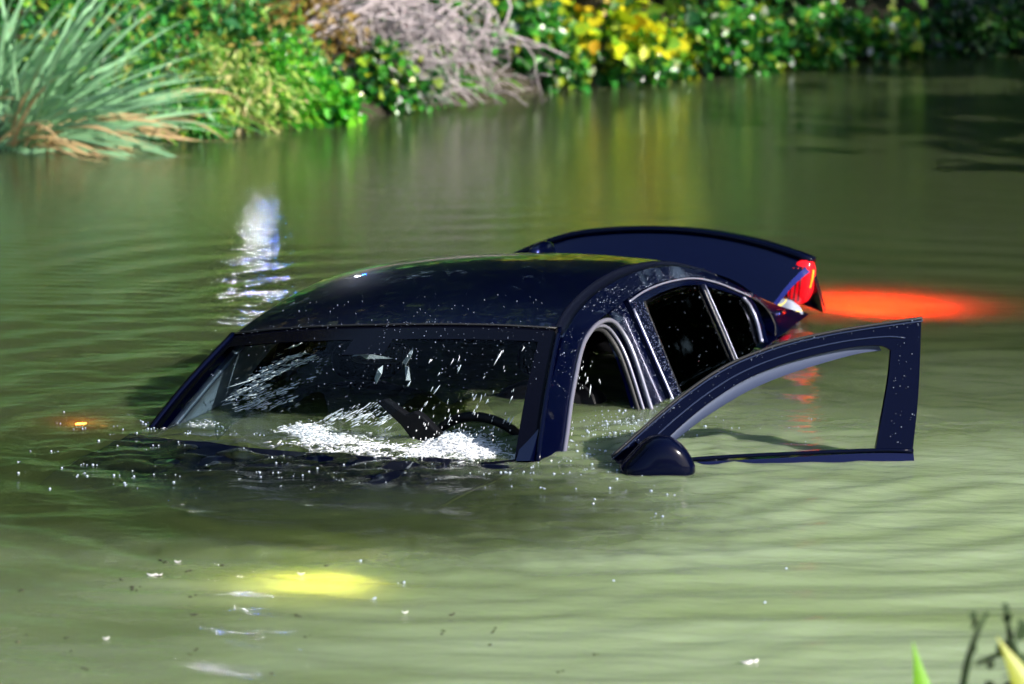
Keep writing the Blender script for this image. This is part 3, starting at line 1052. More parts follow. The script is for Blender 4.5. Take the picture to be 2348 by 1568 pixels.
# ================================================================== bag in the boot
bag_c = to_world(np.array([-3.74, 0.615, 1.085]))
m, nt, out = new_mat('patterned_fabric')
tc = N(nt, 'ShaderNodeTexCoord')
wv = N(nt, 'ShaderNodeTexWave', wave_type='RINGS', rings_direction='SPHERICAL', Scale=9.0, Distortion=5.0)
wv.inputs['Detail'].default_value = 0.0
wv.inputs['Detail Scale'].default_value = 2.2
nt.links.new(tc.outputs['Object'], wv.inputs['Vector'])
cr = N(nt, 'ShaderNodeValToRGB')
cr.color_ramp.elements[0].position = 0.90
cr.color_ramp.elements[0].color = (0.22, 0.25, 0.34, 1)
cr.color_ramp.elements[1].position = 0.95
cr.color_ramp.elements[1].color = (0.75, 0.62, 0.18, 1)
nt.links.new(wv.outputs['Fac'], cr.inputs['Fac'])
b = N(nt, 'ShaderNodeBsdfPrincipled', Roughness=0.7)
nt.links.new(cr.outputs[0], b.inputs['Base Color'])
nt.links.new(b.outputs[0], out.inputs['Surface'])
bg = ellipsoid((0, 0, 0), (0.075, 0.06, 0.055), 22, 14, 0.85)
bgv = [(x + 0.008 * math.sin(y * 60 + z * 40), y + 0.006 * math.sin(x * 70), z + 0.006 * math.cos(x * 50 + y * 60)) for x, y, z in bg[0]]
bag = mesh_obj('patterned_bag', bgv, bg[1], m)
bag.location = tuple(bag_c)
bag.rotation_euler = (0.1, 0.2, -0.4)
tag(bag, 'small grey fabric bag with yellow looping lines in the open boot', 'bag')

# ================================================================== water on and in the car
DROP = principled('water_bead', (0.16, 0.19, 0.27), rough=0.06, spec=1.0, coat=1.0)
SPRAY = principled('water_spray', (0.75, 0.80, 0.88), rough=0.12, spec=0.8)
FOAM = principled('white_foam', (0.82, 0.84, 0.88), rough=0.3)
_nt = FOAM.node_tree
_b = [n_ for n_ in _nt.nodes if n_.type == 'BSDF_PRINCIPLED'][0]
_o = [n_ for n_ in _nt.nodes if n_.type == 'OUTPUT_MATERIAL'][0]
_t = N(_nt, 'ShaderNodeBsdfTransparent')
_m = N(_nt, 'ShaderNodeMixShader')
_m.inputs[0].default_value = 0.30
_nt.links.new(_b.outputs[0], _m.inputs[1])
_nt.links.new(_t.outputs[0], _m.inputs[2])
_nt.links.new(_m.outputs[0], _o.inputs['Surface'])
BUBBLE = principled('bubble_film', (0.36, 0.42, 0.50), rough=0.06, coat=1.0)


def ico():
    t = (1 + 5 ** 0.5) / 2
    v = np.array([(-1, t, 0), (1, t, 0), (-1, -t, 0), (1, -t, 0), (0, -1, t), (0, 1, t), (0, -1, -t), (0, 1, -t), (t, 0, -1), (t, 0, 1), (-t, 0, -1), (-t, 0, 1)], float)
    v /= np.linalg.norm(v[0])
    f = np.array([(0, 11, 5), (0, 5, 1), (0, 1, 7), (0, 7, 10), (0, 10, 11), (1, 5, 9), (5, 11, 4), (11, 10, 2), (10, 7, 6), (7, 1, 8), (3, 9, 4), (3, 4, 2), (3, 2, 6), (3, 6, 8),
                  (3, 8, 9), (4, 9, 5), (2, 4, 11), (6, 2, 10), (8, 6, 7), (9, 8, 1)])
    return v, f


def beads(P, R, axes=None):
    """small spheres (optionally stretched along axes n x 3 scaled vectors)"""
    v, f = ico()
    P = np.asarray(P, float)
    R = np.asarray(R, float)
    n = len(P)
    V = v[None] * R[:, None, None]
    if axes is not None:
        A = np.asarray(axes, float)
        L = np.linalg.norm(A, axis=1)
        U = A / L[:, None]
        al = (V @ U[:, :, None])[..., 0]
        V = V + U[:, None, :] * (al * (L / R - 1)[:, None])[..., None]
    V = V + P[:, None]
    F = f[None] + (np.arange(n) * 12)[:, None, None]
    return V.reshape(-1, 3), F.reshape(-1, 3)


def plane_x(px, py, x):
    d = CI[:3, :3] @ ray_dir(px, py)
    o_ = to_car(np.array([0, 0, CAM_H]))
    return o_ + (x - o_[0]) / d[0] * d


# beads of water on the body, in car space
P = []
def scatter_side(poly_a, poly_b, n, off, clump=1.0):
    A, B = resample(poly_a, 60), resample(poly_b, 60)
    i = rng.integers(0, 60, n)
    t = rng.random(n)[:, None]
    xz = A[i] * (1 - t) + B[i] * t
    xz += rng.normal(0, 0.004, xz.shape)
    return on_side(xz, off)
P.append(scatter_side(bf, br, 520, -0.011))
P.append(scatter_side([(-1.966, 1.372), (-1.954, 1.20), (-1.938, 1.01)], [(-2.096, 1.352), (-2.074, 1.20), (-2.040, 1.01)], 460, 0.007))
P.append(scatter_side(RAIL[6:12], APER[7:13], 230, 0.001))
P.append(scatter_side(RAIL[2:6], APER[2:6], 60, 0.001))
P.append(scatter_side(APER[9:19], [(a, b_ + 0.012) for a, b_ in APER[9:19]], 160, 0.002))
P.append(scatter_side(G_TOP, [(-2.05, 1.05), (-2.2, 1.05), (-2.4, 1.05), (-2.55, 1.05), (-2.697, 1.05)], 36, 0.001))
P.append(scatter_side(Q_TOP, [(-2.74, 1.05), (-2.83, 1.05), (-2.92, 1.06), (-3.05, 1.06)], 24, 0.001))
P = np.vstack(P)
v, f = beads(P, np.exp(rng.normal(math.log(0.0012), 0.4, len(P))))
o = np_mesh_obj('water_beads', v, f, DROP, car)
o['kind'] = 'stuff'
# along the roof seam and on the screen
P = [ws_point(rng.normal(0.0, 0.012), rng.uniform(-0.95, 0.98)) + np.array([0.003, 0, 0.006]) for _ in range(110)]
P += [ws_point(abs(rng.normal(0.25, 0.16)), rng.uniform(0.0, 0.95)) + np.array([0.002, 0, 0.003]) for _ in range(170)]
P += [ws_point(rng.uniform(0.1, 0.6), rng.uniform(-0.9, 0.95)) + np.array([0.002, 0, 0.003]) for _ in range(120)]
for _ in range(60):
    i, j = int(rng.integers(0, 10)), int(rng.integers(2, 38))
    P.append(rg[i, j] + np.array([0, 0, 0.001]))
P = np.array(P)
v, f = beads(P, np.exp(rng.normal(math.log(0.0013), 0.4, len(P))))
o = np_mesh_obj('water_beads', v, f, DROP, car)
o['kind'] = 'stuff'
# on the open door
dm = None
door = [o_ for o_ in car.children if o_.name.startswith('front_door') and 'label' in o_.keys()][0]
P = np.vstack([scatter_side(F_OUT, [(a * .85 + c * .15, b_ * .85 + d_ * .15) for (a, b_), (c, d_) in zip(F_OUT, F_IN)], 150, 0.006), scatter_side(F_OUT[:6], F_IN[:6], 40, 0.006),
               scatter_side([(-1.960, 1.35), (-1.929, 1.145), (-1.890, 0.955)], [(-1.88, 1.31), (-1.85, 1.190), (-1.80, 0.960)], 40, 0.005)])
v, f = beads(P, np.exp(rng.normal(math.log(0.0013), 0.4, len(P))))
o = np_mesh_obj('water_beads', v, f, DROP, door)
o['kind'] = 'stuff'

# water pouring through the cabin: long drops seen through the screen
Pc, Ac, Rc = [], [], []
cam_right = np.array([1, 0, 0.0])
cam_up = np.array([0, math.sin(CAM_PITCH), math.cos(CAM_PITCH)])


def strand(x0, y0, x1, y1, n, wid, ln, xx):
    a0 = math.atan2(y0 - y1, x1 - x0)
    for _ in range(n):
        t_ = rng.random()
        px = x0 + (x1 - x0) * t_ + rng.normal(0, wid)
        py = y0 + (y1 - y0) * t_ + rng.normal(0, wid)
        p_ = to_world(plane_x(px, py, xx + rng.normal(0, 0.05)))
        if p_[2] < 0.004:
            continue
        a_ = a0 + rng.normal(0, 0.10)
        L_ = ln * math.exp(rng.normal(-0.5, 0.6))
        Pc.append(p_)
        Ac.append((cam_right * math.cos(a_) + cam_up * math.sin(a_)) * max(L_, 0.0022))
        Rc.append(max(0.0007, min(0.0020, L_ * rng.uniform(0.06, 0.2))))


for k in range(26):      # sheet of water falling in through the far side
    ox, oy = rng.normal(0, 22), rng.normal(0, 34)
    x0, y0 = 520 + ox + rng.uniform(0, 60), 925 + oy
    l_ = rng.uniform(50, 120)
    strand(x0, y0, x0 + l_ * 0.92, y0 - l_ * rng.uniform(0.28, 0.48), int(rng.integers(10, 46)), rng.uniform(2, 5), 0.011, -1.2)
for k in range(9):
    x0, y0 = 610 + rng.normal(0, 18), 845 + rng.normal(0, 16)
    strand(x0, y0, x0 + 75, y0 - rng.uniform(18, 34), int(rng.integers(8, 28)), 3, 0.012, -1.25)
for k in range(24):      # spray over the dashboard
    x0, y0 = 715 + rng.uniform(0, 150), 1000 - rng.uniform(0, 40) + rng.normal(0, 10)
    l_ = rng.uniform(35, 85)
    strand(x0, y0, x0 + l_ * 0.86, y0 - l_ * rng.uniform(0.42, 0.60), int(rng.integers(8, 30)), rng.uniform(2, 5), 0.010, -1.05)
for k in range(40):      # single fat drops falling before the wheel
    x0, y0 = rng.uniform(900, 1230), rng.uniform(800, 980)
    strand(x0, y0, x0 + 5, y0 - rng.uniform(8, 14), 2, 1.5, 0.013, -0.95)
for k in range(16):
    x0, y0 = rng.normal(1335, 14), rng.uniform(830, 905)
    strand(x0, y0, x0 + 1, y0 - 12, 2, 2, 0.008, -1.45)
for k in range(14):
    x0, y0 = rng.normal(715, 16), rng.normal(850, 14)
    strand(x0, y0, x0 + 16, y0 - 7, 3, 3, 0.008, -1.2)
v, f = beads(Pc, Rc, Ac)
o = np_mesh_obj('water_spray', v, f, SPRAY, smooth=True)
tag(o, 'streaking drops of water pouring through the cabin behind the windscreen', 'water spray', kind='stuff')

# boiling foam along the foot of the screen
Pf, Rf, Af = [], [], []
for (cx, cyy, sx, sy, hz, n) in ((1040, 1022, 52, 17, 0.055, 3600), (1090, 1040, 45, 10, 0.03, 1300), (700, 992, 38, 12, 0.03, 1300), (760, 1010, 60, 10, 0.018, 1100), (850, 1028, 60, 9, 0.012, 700),
                                 (390, 958, 18, 5, 0.012, 130), (1200, 1046, 26, 6, 0.010, 160), (960, 1040, 50, 8, 0.012, 700), (1215, 1000, 12, 20, 0.02, 110), (470, 975, 60, 6, 0.004, 60)):
    for _ in range(int(n * 0.75)):
        gxx, gyy = rng.normal(0, 1), rng.normal(0, 1)
        q_ = at_z(cx + gxx * sx * 0.72, cyy + gyy * sy * 0.72, 0.0)
        prof = math.exp(-(gxx * gxx + gyy * gyy) / 2.2)
        q_[2] = rng.random() ** 0.6 * 0.55 * hz * prof * (0.7 + 0.6 * math.sin(gxx * 5 + gyy * 3) ** 2) + rng.uniform(-0.003, 0.004)
        Pf.append(q_)
        r_ = rng.uniform(0.0009, 0.0030)
        Rf.append(r_)
        a_ = rng.normal(0.1, 0.5)
        st_ = r_ * (1.0 + 7.0 * rng.random() ** 2)
        Af.append(np.array([math.cos(a_), 0.4 * rng.normal(0, 1), 0.5 * math.sin(a_)]) * st_)
# flung drops above the foam
for _ in range(150):
    q_ = at_z(rng.normal(1060, 90), rng.normal(1020, 14), 0.0)
    q_[2] = abs(rng.normal(0.03, 0.04))
    Pf.append(q_)
    Rf.append(rng.uniform(0.001, 0.0028))
    Af.append(np.array([0.2, 0, 1.0]) * rng.uniform(0.002, 0.008))
v, f = beads(Pf, Rf, Af)
o = np_mesh_obj('foam', v, f, FOAM, smooth=True)
tag(o, 'white foam churning along the foot of the windscreen', 'foam', kind='stuff')

# bubbles and small splashes on the open water
Pb, Rb = [], []
def wz(p):
    return float(water_h(np.array([p[0]]), np.array([p[1]]))[0])
for (cx, cyy, sx, sy, n, r0, cl) in ((700, 1060, 420, 55, 210, 0.0032, 2), (180, 1090, 200, 40, 36, 0.0040, 2), (560, 990, 200, 20, 60, 0.003, 3), (1420, 975, 90, 26, 210, 0.003, 2), (1350, 1050, 90, 35, 60, 0.0035, 3), (1560, 960, 140, 40, 110, 0.003, 2), (1450, 1130, 110, 60, 34, 0.0045, 2),
                                  (1250, 1090, 160, 40, 60, 0.0035, 3), (1850, 960, 60, 60, 20, 0.003, 2), (800, 1300, 300, 120, 8, 0.0045, 2), (1500, 1300, 400, 100, 10, 0.004, 2), (250, 970, 160, 30, 40, 0.003, 3)):
    for _ in range(int(n * 0.4)):
        px, py = rng.normal(cx, sx * 0.6), rng.normal(cyy, sy * 0.6)
        q_ = at_z(px, py, 0.0)
        for __ in range(int(rng.integers(1, cl + 2))):
            w_ = q_ + np.array([rng.normal(0, 0.012), rng.normal(0, 0.012), 0])
            r_ = min(0.0055, 0.8 * r0 * math.exp(rng.normal(-0.30, 0.6)))
            w_[2] = r_ * 0.25
            Pb.append(w_)
            Rb.append(r_)
Pb = np.array(Pb)
Pb[:, 2] += water_h(Pb[:, 0], Pb[:, 1])
Pb = list(Pb)
for _ in range(70):      # splash drops in the air between the door and the pillar
    q_ = at_z(rng.normal(1430, 80), rng.normal(985, 20), 0)
    q_[2] = abs(rng.normal(0, 0.03))
    Pb.append(q_)
    Rb.append(rng.uniform(0.001, 0.0024))
v, f = beads(Pb, Rb)
o = np_mesh_obj('bubbles', v, f, BUBBLE, smooth=True)
tag(o, 'small bubbles and drops scattered over the water round the car', 'bubbles', kind='stuff')

# dark specks of floating litter
Ps, Rs, As = [], [], []
for (px, py) in [(365, 1283), (380, 1290), (360, 1320), (430, 1310), (300, 1345), (280, 1330), (305, 1350), (440, 1370), (52, 1350), (1010, 1450), (580, 1452), (445, 1410), (60, 1455), (40, 1470), (155, 1465), (160, 1490),
                 (445, 1485), (440, 1500), (1360, 1502), (1285, 1540), (700, 1460), (1040, 1405), (1120, 1480), (1130, 1445), (680, 1410), (320, 1340), (505, 1295), (750, 1300), (200, 1535), (620, 1545)]:
    for _ in range(int(rng.integers(1, 4))):
        q_ = at_z(px + rng.normal(0, 5), py + rng.normal(0, 2.5), 0)
        q_[2] = wz(q_) + 0.001
        Ps.append(q_)
        Rs.append(rng.uniform(0.002, 0.004))
        a_ = rng.uniform(0, PI)
        As.append(np.array([math.cos(a_), math.sin(a_), 0.05]) * rng.uniform(0.004, 0.010))
v, f = beads(Ps, Rs, As)
o = np_mesh_obj('floating_litter', v, f, principled('litter_dark', (0.02, 0.022, 0.006), 0.8), smooth=True)
tag(o, 'dark specks of plant litter floating on the near water', 'litter', kind='stuff')

PETAL = principled('pale_petal', (0.75, 0.72, 0.70), 0.5)
for (px, py, s_, lab) in ((348, 1319, 0.014, 'small white petals floating beside the dark specks on the left'), (407, 1292, 0.009, 'single round white petal floating nearest the sunken bonnet'),
                          (928, 1405, 0.008, 'tiny pale petal floating just right below the yellow glow'), (1711, 1520, 0.017, 'long white petal floating at the bottom right of the water'),
                          (243, 1468, 0.008, 'tiny white petal floating at the lower left'), (690, 1316, 0.010, 'white petal floating over the yellow glow')):
    q_ = at_z(px, py, 0)
    q_[2] = wz(q_) + 0.003
    pv, pf = [], []
    for k, (ox, sc) in enumerate(((0, 1.0), (1.5, 0.7)) if s_ > 0.013 else ((0, 1.0),)):
        for j in range(10):
            a_ = 2 * PI * j / 10
            pv.append((ox * s_ + sc * s_ * 1.15 * math.cos(a_), sc * s_ * 0.8 * math.sin(a_), 0.002 + 0.003 * math.cos(2 * a_)))
        pv.append((ox * s_, 0, -0.001))
        b0 = k * 11
        pf += [(b0 + j, b0 + (j + 1) % 10, b0 + 10) for j in range(10)]
    o = mesh_obj('petal', pv, pf, PETAL)
    o.location = tuple(q_)
    o.rotation_euler = (0, 0, rng.uniform(-0.4, 0.6))
    md = o.modifiers.new('thick', 'SOLIDIFY')
    md.thickness = 0.0015
    tag(o, lab, 'petal', 'white petals floating on the water')

# ================================================================== plants
def leaf_mesh(P, T, Nn, L, W, rounded=False, fold=0.25):
    """P base points, T length directions, Nn face normals, L lengths, W widths -> verts, faces"""
    P, T, Nn = (np.asarray(a, float) for a in (P, T, Nn))
    T = T / (np.linalg.norm(T, axis=1)[:, None] + 1e-9)
    B = np.cross(T, Nn)
    B /= np.linalg.norm(B, axis=1)[:, None] + 1e-9
    Nn = np.cross(B, T)
    if rounded:
        prof = [(0, 0), (0.22, -0.42), (0.66, -0.46), (1.0, 0), (0.66, 0.46), (0.22, 0.42)]
        faces = [(0, 3, 2, 1), (0, 5, 4, 3)]
    else:
        prof = [(0, 0), (0.42, -0.5), (1.0, 0), (0.42, 0.5)]
        faces = [(0, 2, 1), (0, 3, 2)]
    n = len(P)
    V = np.stack([P + T * (u * L)[:, None] + B * (w * W)[:, None] + Nn * (abs(w) * fold * W - 0.18 * u * u * L)[:, None] for u, w in prof], 1)
    F = np.array(faces)[None] + (np.arange(n) * len(prof))[:, None, None]
    return V.reshape(-1, 3), F.reshape(-1, len(faces[0]))


def cloud(center, rad, n, nclump, spread, top_only=True):
    """points in clumps over an uneven half ellipsoid, with outward directions"""
    c = np.array(center, float)
    r = np.array(rad, float)
    d = rng.normal(0, 1, (nclump, 3))
    if top_only:
        d[:, 2] = np.abs(d[:, 2]) * 0.9 - 0.15
    d /= np.linalg.norm(d, axis=1)[:, None]
    cc = c + d * r * rng.uniform(0.45, 1.0, (nclump, 1))
    k = rng.integers(0, nclump, n)
    P = cc[k] + rng.normal(0, 1, (n, 3)) * r * spread
    out = (P - c) / r
    out /= np.linalg.norm(out, axis=1)[:, None] + 1e-9
    return P, out


GREENS = [(0.0, (0.008, 0.050, 0.016)), (0.3, (0.020, 0.190, 0.040)), (0.62, (0.060, 0.330, 0.040)), (0.86, (0.20, 0.42, 0.03)), (0.95, (0.45, 0.40, 0.05)), (1.0, (0.35, 0.20, 0.10))]
M_HERB = leaf_mat('herb_leaf', GREENS)
M_BRIGHT = leaf_mat('bright_leaf', [(0.0, (0.02, 0.19, 0.015)), (0.6, (0.07, 0.44, 0.02)), (1.0, (0.26, 0.55, 0.03))], rough=0.3)
M_PALE = leaf_mat('pale_leaf', [(0.0, (0.05, 0.22, 0.02)), (0.4, (0.20, 0.42, 0.05)), (0.75, (0.45, 0.55, 0.12)), (0.92, (0.65, 0.60, 0.25)), (1.0, (0.60, 0.42, 0.22))])
M_YELLOW = leaf_mat('yellow_leaf', [(0.0, (0.05, 0.22, 0.015)), (0.3, (0.20, 0.40, 0.012)), (0.6, (0.55, 0.60, 0.012)), (0.9, (0.75, 0.62, 0.012)), (1.0, (0.60, 0.32, 0.012))])
M_OCHRE = leaf_mat('ochre_leaf', [(0.0, (0.12, 0.07, 0.020)), (0.4, (0.30, 0.20, 0.035)), (0.7, (0.40, 0.26, 0.06)), (1.0, (0.12, 0.18, 0.02))])
M_SHADED = leaf_mat('shaded_leaf', [(0.0, (0.008, 0.028, 0.010)), (0.4, (0.018, 0.075, 0.014)), (0.8, (0.035, 0.14, 0.018)), (0.95, (0.10, 0.17, 0.03)), (1.0, (0.25, 0.27, 0.30))], rough=0.25)  # ivy darkened: the right bank's shade, and pale glints, put into the colour
M_MID = leaf_mat('ivy_leaf', [(0.0, (0.008, 0.045, 0.010)), (0.35, (0.022, 0.170, 0.022)), (0.72, (0.070, 0.330, 0.030)), (0.93, (0.36, 0.42, 0.02)), (1.0, (0.42, 0.46, 0.50))], rough=0.28)  # last grey-blue stop paints whitish glints on a few leaves
M_SEDGE = leaf_mat('sedge_blade', [(0.0, (0.020, 0.120, 0.040)), (0.3, (0.10, 0.34, 0.11)), (0.6, (0.28, 0.52, 0.28)), (0.88, (0.46, 0.60, 0.08)), (1.0, (0.62, 0.44, 0.20))], rough=0.35, trans=0.2)
M_SEDGE_DRY = leaf_mat('dry_blade', [(0.0, (0.36, 0.20, 0.10)), (0.5, (0.58, 0.40, 0.22)), (1.0, (0.42, 0.36, 0.10))], rough=0.6, trans=0.2)
M_TWIG = leaf_mat('grey_twig', [(0.0, (0.09, 0.07, 0.06)), (0.4, (0.34, 0.29, 0.30)), (1.0, (0.70, 0.62, 0.64))], rough=0.7, trans=0.0)
M_STEM = principled('brown_stem', (0.05, 0.035, 0.018), 0.8, vary=(30, 0.3))
M_BARK = principled('tree_bark', (0.055, 0.042, 0.030), 0.85, bump=(25, 0.6), vary=(6, 0.3))
M_FAR = leaf_mat('tree_leaf', [(0.0, (0.012, 0.035, 0.008)), (0.5, (0.030, 0.075, 0.012)), (1.0, (0.07, 0.12, 0.02))])
M_FAR2 = leaf_mat('tree_leaf_autumn', [(0.0, (0.035, 0.045, 0.008)), (0.5, (0.07, 0.08, 0.012)), (1.0, (0.12, 0.09, 0.02))])


def shrub(name, label, cat, x, inland, rad, n, size, mat, rounded=False, aspect=0.7, nclump=40, spread=0.16, lift=0.0, droop=0.4, group=None, face=0.6):
    y = float(bank_y(x)) + inland
    z = float(ground_z(x, y))
    root = empty(name, (x, y, max(0, z)))
    tag(root, label, cat, group)
    P, out_ = cloud((0, 0, lift), rad, n, nclump, spread)
    keep = P[:, 2] > -z + 0.01
    P, out_ = P[keep], out_[keep]
    n = len(P)
    T = out_ * 0.7 + rng.normal(0, 0.75, (n, 3)) + np.array([0, -0.15, -droop])
    Nn = out_ * 0.5 + np.array([0.25, -0.55, 0.6]) * face + rng.normal(0, 0.45, (n, 3))
    L = size * np.exp(rng.normal(0, 0.28, n))
    v, f = leaf_mesh(P, T, Nn, L, L * aspect * rng.uniform(0.8, 1.1, n), rounded)
    np_mesh_obj('foliage', v, f, mat, root)['kind'] = 'stuff'
    sts = []
    for _ in range(7):
        i = int(rng.integers(0, n))
        e_ = P[i]
        b_ = np.array([rng.normal(0, 0.04), rng.normal(0, 0.04), -0.03])
        mid_ = (b_ + e_) / 2 + np.array([0, 0, 0.12 * rad[2]])
        sts.append(sweep(resample([b_, mid_, e_], 6), 0.010, 0.010, sides=5, taper=np.linspace(1, 0.4, 6)))
    v, f = merge(*sts)
    mesh_obj('stem', v, f, M_STEM, root)
    return root


def blade(P0, d0, bend, L, W, nseg=9, twist=0.3):
    """a curved tapering leaf blade: verts, faces"""
    d = np.array(d0, float)
    d /= np.linalg.norm(d)
    p = np.array(P0, float)
    pts = [p.copy()]
    for i in range(nseg - 1):
        d = d + np.array(bend) / nseg
        d /= np.linalg.norm(d)
        p = p + d * L / (nseg - 1)
        pts.append(p.copy())
    pts = np.array(pts)
    T = np.gradient(pts, axis=0)
    side = np.cross(T, np.array([0.2, -1.0, 0.35 + twist]))
    side /= np.linalg.norm(side, axis=1)[:, None] + 1e-9
    u = np.linspace(0, 1, nseg)
    w = W * (0.75 + 0.25 * np.sin(PI * u)) * np.clip((1 - u) * 3.2, 0.02, 1)
    nrm = np.cross(side, T)
    nrm /= np.linalg.norm(nrm, axis=1)[:, None] + 1e-9
    V = np.concatenate([pts - side * w[:, None] / 2, pts + nrm * w[:, None] * 0.18, pts + side * w[:, None] / 2])
    F = []
    for i in range(nseg - 1):
        F.append((i, i + 1, nseg + i + 1, nseg + i))
        F.append((nseg + i, nseg + i + 1, 2 * nseg + i + 1, 2 * nseg + i))
    return V, F


# ---------------------------------------------------------------- sedge clumps at the left
def sedge(label, x, inland, nb, ndry, lean, Lr):
    y = float(bank_y(x)) + inland
    root = empty('sedge_clump', (x, y, max(0.0, float(ground_z(x, y)))))
    tag(root, label, 'sedge', 'sedge clumps at the left water edge')
    for i in range(nb):
        a = rng.normal(lean, 0.42)
        d0 = (math.cos(a), rng.normal(-0.25, 0.35), math.sin(a))
        V_, F_ = blade((rng.normal(0, 0.07), rng.normal(0, 0.06), -0.03), d0, (rng.normal(0.25, 0.2), rng.normal(-0.1, 0.2), -rng.uniform(0.2, 0.9)), rng.uniform(*Lr), rng.uniform(0.010, 0.023))
        mesh_obj('blade', V_, F_, M_SEDGE, root)
    for i in range(ndry):
        a = rng.uniform(-0.05, 1.5)
        d0 = (math.cos(a), rng.normal(-0.45, 0.35), math.sin(a) * 0.9)
        V_, F_ = blade((rng.normal(0.03, 0.10), rng.normal(-0.04, 0.06), 0.0), d0, (rng.normal(0.4, 0.4), rng.normal(-0.2, 0.3), -rng.uniform(0.6, 1.7)), rng.uniform(0.25, 0.75), rng.uniform(0.012, 0.024))
        V_[:, 2] = np.maximum(V_[:, 2], -0.02)
        mesh_obj('dry_blade', V_, F_, M_SEDGE_DRY, root)
    return root


sedge('tall blue green sedge clump with long blades leaning right at the left edge', -2.33, 0.02, 115, 34, 0.88, (0.5, 1.15))
sedge('sedge clump with upright blades behind the leaning clump at the left edge', -2.50, 0.35, 45, 6, 1.25, (0.5, 0.9))
sedge('small low sedge tuft with dry bent blades at the left waterline', -2.02, 0.04, 16, 16, 0.5, (0.25, 0.5))

# ---------------------------------------------------------------- herbs, shrubs and creepers along the far bank
SH = 'wild plants along the far bank'
shrub('nettle_patch', 'dense green nettle patch above the sedge clumps', 'nettle', -2.15, 0.75, (0.42, 0.30, 0.36), 2600, 0.055, M_HERB, aspect=0.36, group=SH)
shrub('nettle_patch', 'green nettle patch with narrow leaves right of the sedge', 'nettle', -1.78, 0.45, (0.36, 0.28, 0.34), 2400, 0.055, M_HERB, aspect=0.34, group=SH)
shrub('leafy_herb', 'low green herb trailing into the water right of the sedge', 'herb', -1.72, 0.05, (0.34, 0.16, 0.20), 1500, 0.042, M_HERB, aspect=0.5, group=SH)
shrub('leafy_herb', 'deep green herb at the top of the bank left of the pale plant', 'herb', -1.62, 1.0, (0.42, 0.35, 0.36), 2400, 0.055, M_HERB, aspect=0.45, group=SH)
shrub('feathery_plant', 'pale yellow green feathery plant hanging to the waterline', 'herb', -1.38, 0.12, (0.34, 0.20, 0.36), 2600, 0.042, M_PALE, aspect=0.26, group=SH, droop=0.8)
shrub('feathery_plant', 'light green feathery plant left of the bright leafy creeper', 'herb', -1.15, 0.20, (0.22, 0.20, 0.34), 2300, 0.042, M_BRIGHT, aspect=0.28, group=SH, droop=0.6)
shrub('bramble', 'brown and ochre withered bramble left of the grey branches', 'bramble', -1.08, 0.85, (0.34, 0.30, 0.36), 1900, 0.045, M_OCHRE, aspect=0.5, group=SH)
shrub('bramble', 'green bramble under the withered ochre one', 'bramble', -1.22, 0.60, (0.30, 0.20, 0.26), 1500, 0.045, M_HERB, aspect=0.55, group=SH)
shrub('leafy_creeper', 'glossy bright green creeper at the waterline left of the grey branches', 'creeper', -0.93, 0.02, (0.17, 0.13, 0.20), 800, 0.045, M_BRIGHT, rounded=True, aspect=0.9, group=SH)
shrub('leafy_creeper', 'green creeper growing under the grey branches', 'creeper', -0.62, 0.15, (0.26, 0.16, 0.26), 1100, 0.042, M_MID, rounded=True, aspect=0.9, group=SH)
shrub('leafy_creeper', 'dark green creeper behind the grey branches', 'creeper', -0.45, 0.75, (0.55, 0.28, 0.34), 1900, 0.055, M_MID, rounded=True, aspect=0.85, group=SH)
shrub('leafy_creeper', 'dark green creeper right of the grey branches', 'creeper', 0.14, 0.20, (0.26, 0.2, 0.34), 1700, 0.050, M_MID, rounded=True, aspect=0.85, group=SH)
shrub('yellow_shrub', 'shrub with large yellow leaves right of the grey branches', 'shrub', 0.42, 0.05, (0.34, 0.16, 0.24), 200, 0.066, M_YELLOW, rounded=True, aspect=0.9, group=SH, lift=0.20)
shrub('ivy', 'dark green ivy under the yellow leaved shrub', 'ivy', 0.55, 0.10, (0.32, 0.18, 0.26), 1900, 0.044, M_MID, rounded=True, aspect=0.85, group=SH)
shrub('yellow_shrub', 'small yellow green shrub beside the large yellow leaves', 'shrub', 0.74, 0.10, (0.20, 0.14, 0.24), 380, 0.048, M_YELLOW, rounded=True, aspect=0.8, group=SH)
shrub('ivy', 'bright green ivy mass in the middle of the right bank', 'ivy', 1.05, 0.10, (0.36, 0.2, 0.30), 2300, 0.042, M_MID, rounded=True, aspect=0.85, group=SH)
shrub('ivy', 'green ivy mass hanging low behind the bare twig', 'ivy', 1.45, 0.05, (0.34, 0.2, 0.30), 2200, 0.042, M_MID, rounded=True, aspect=0.85, group=SH)
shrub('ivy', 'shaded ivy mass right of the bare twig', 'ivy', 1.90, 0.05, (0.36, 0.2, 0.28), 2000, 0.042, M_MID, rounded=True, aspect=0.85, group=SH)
shrub('ivy', 'dark ivy mass near the right edge of the bank', 'ivy', 2.35, 0.05, (0.36, 0.2, 0.26), 1700, 0.042, M_SHADED, rounded=True, aspect=0.85, group=SH)
shrub('ivy', 'darkest ivy mass at the right end of the bank', 'ivy', 2.80, 0.05, (0.40, 0.2, 0.26), 1600, 0.042, M_SHADED, rounded=True, aspect=0.85, group=SH)
shrub('nettle_patch', 'green nettle patch just beyond the left edge of the picture', 'nettle', -3.0, 0.35, (0.42, 0.30, 0.38), 1500, 0.07, M_HERB, aspect=0.4, group=SH)
shrub('nettle_patch', 'second green nettle patch beyond the left edge of the picture', 'nettle', -3.7, 0.30, (0.45, 0.30, 0.40), 1300, 0.07, M_HERB, aspect=0.4, group=SH)
shrub('leafy_herb', 'broad green herb farthest beyond the left edge of the picture', 'herb', -4.5, 0.35, (0.50, 0.35, 0.45), 1300, 0.08, M_BRIGHT, aspect=0.45, group=SH)
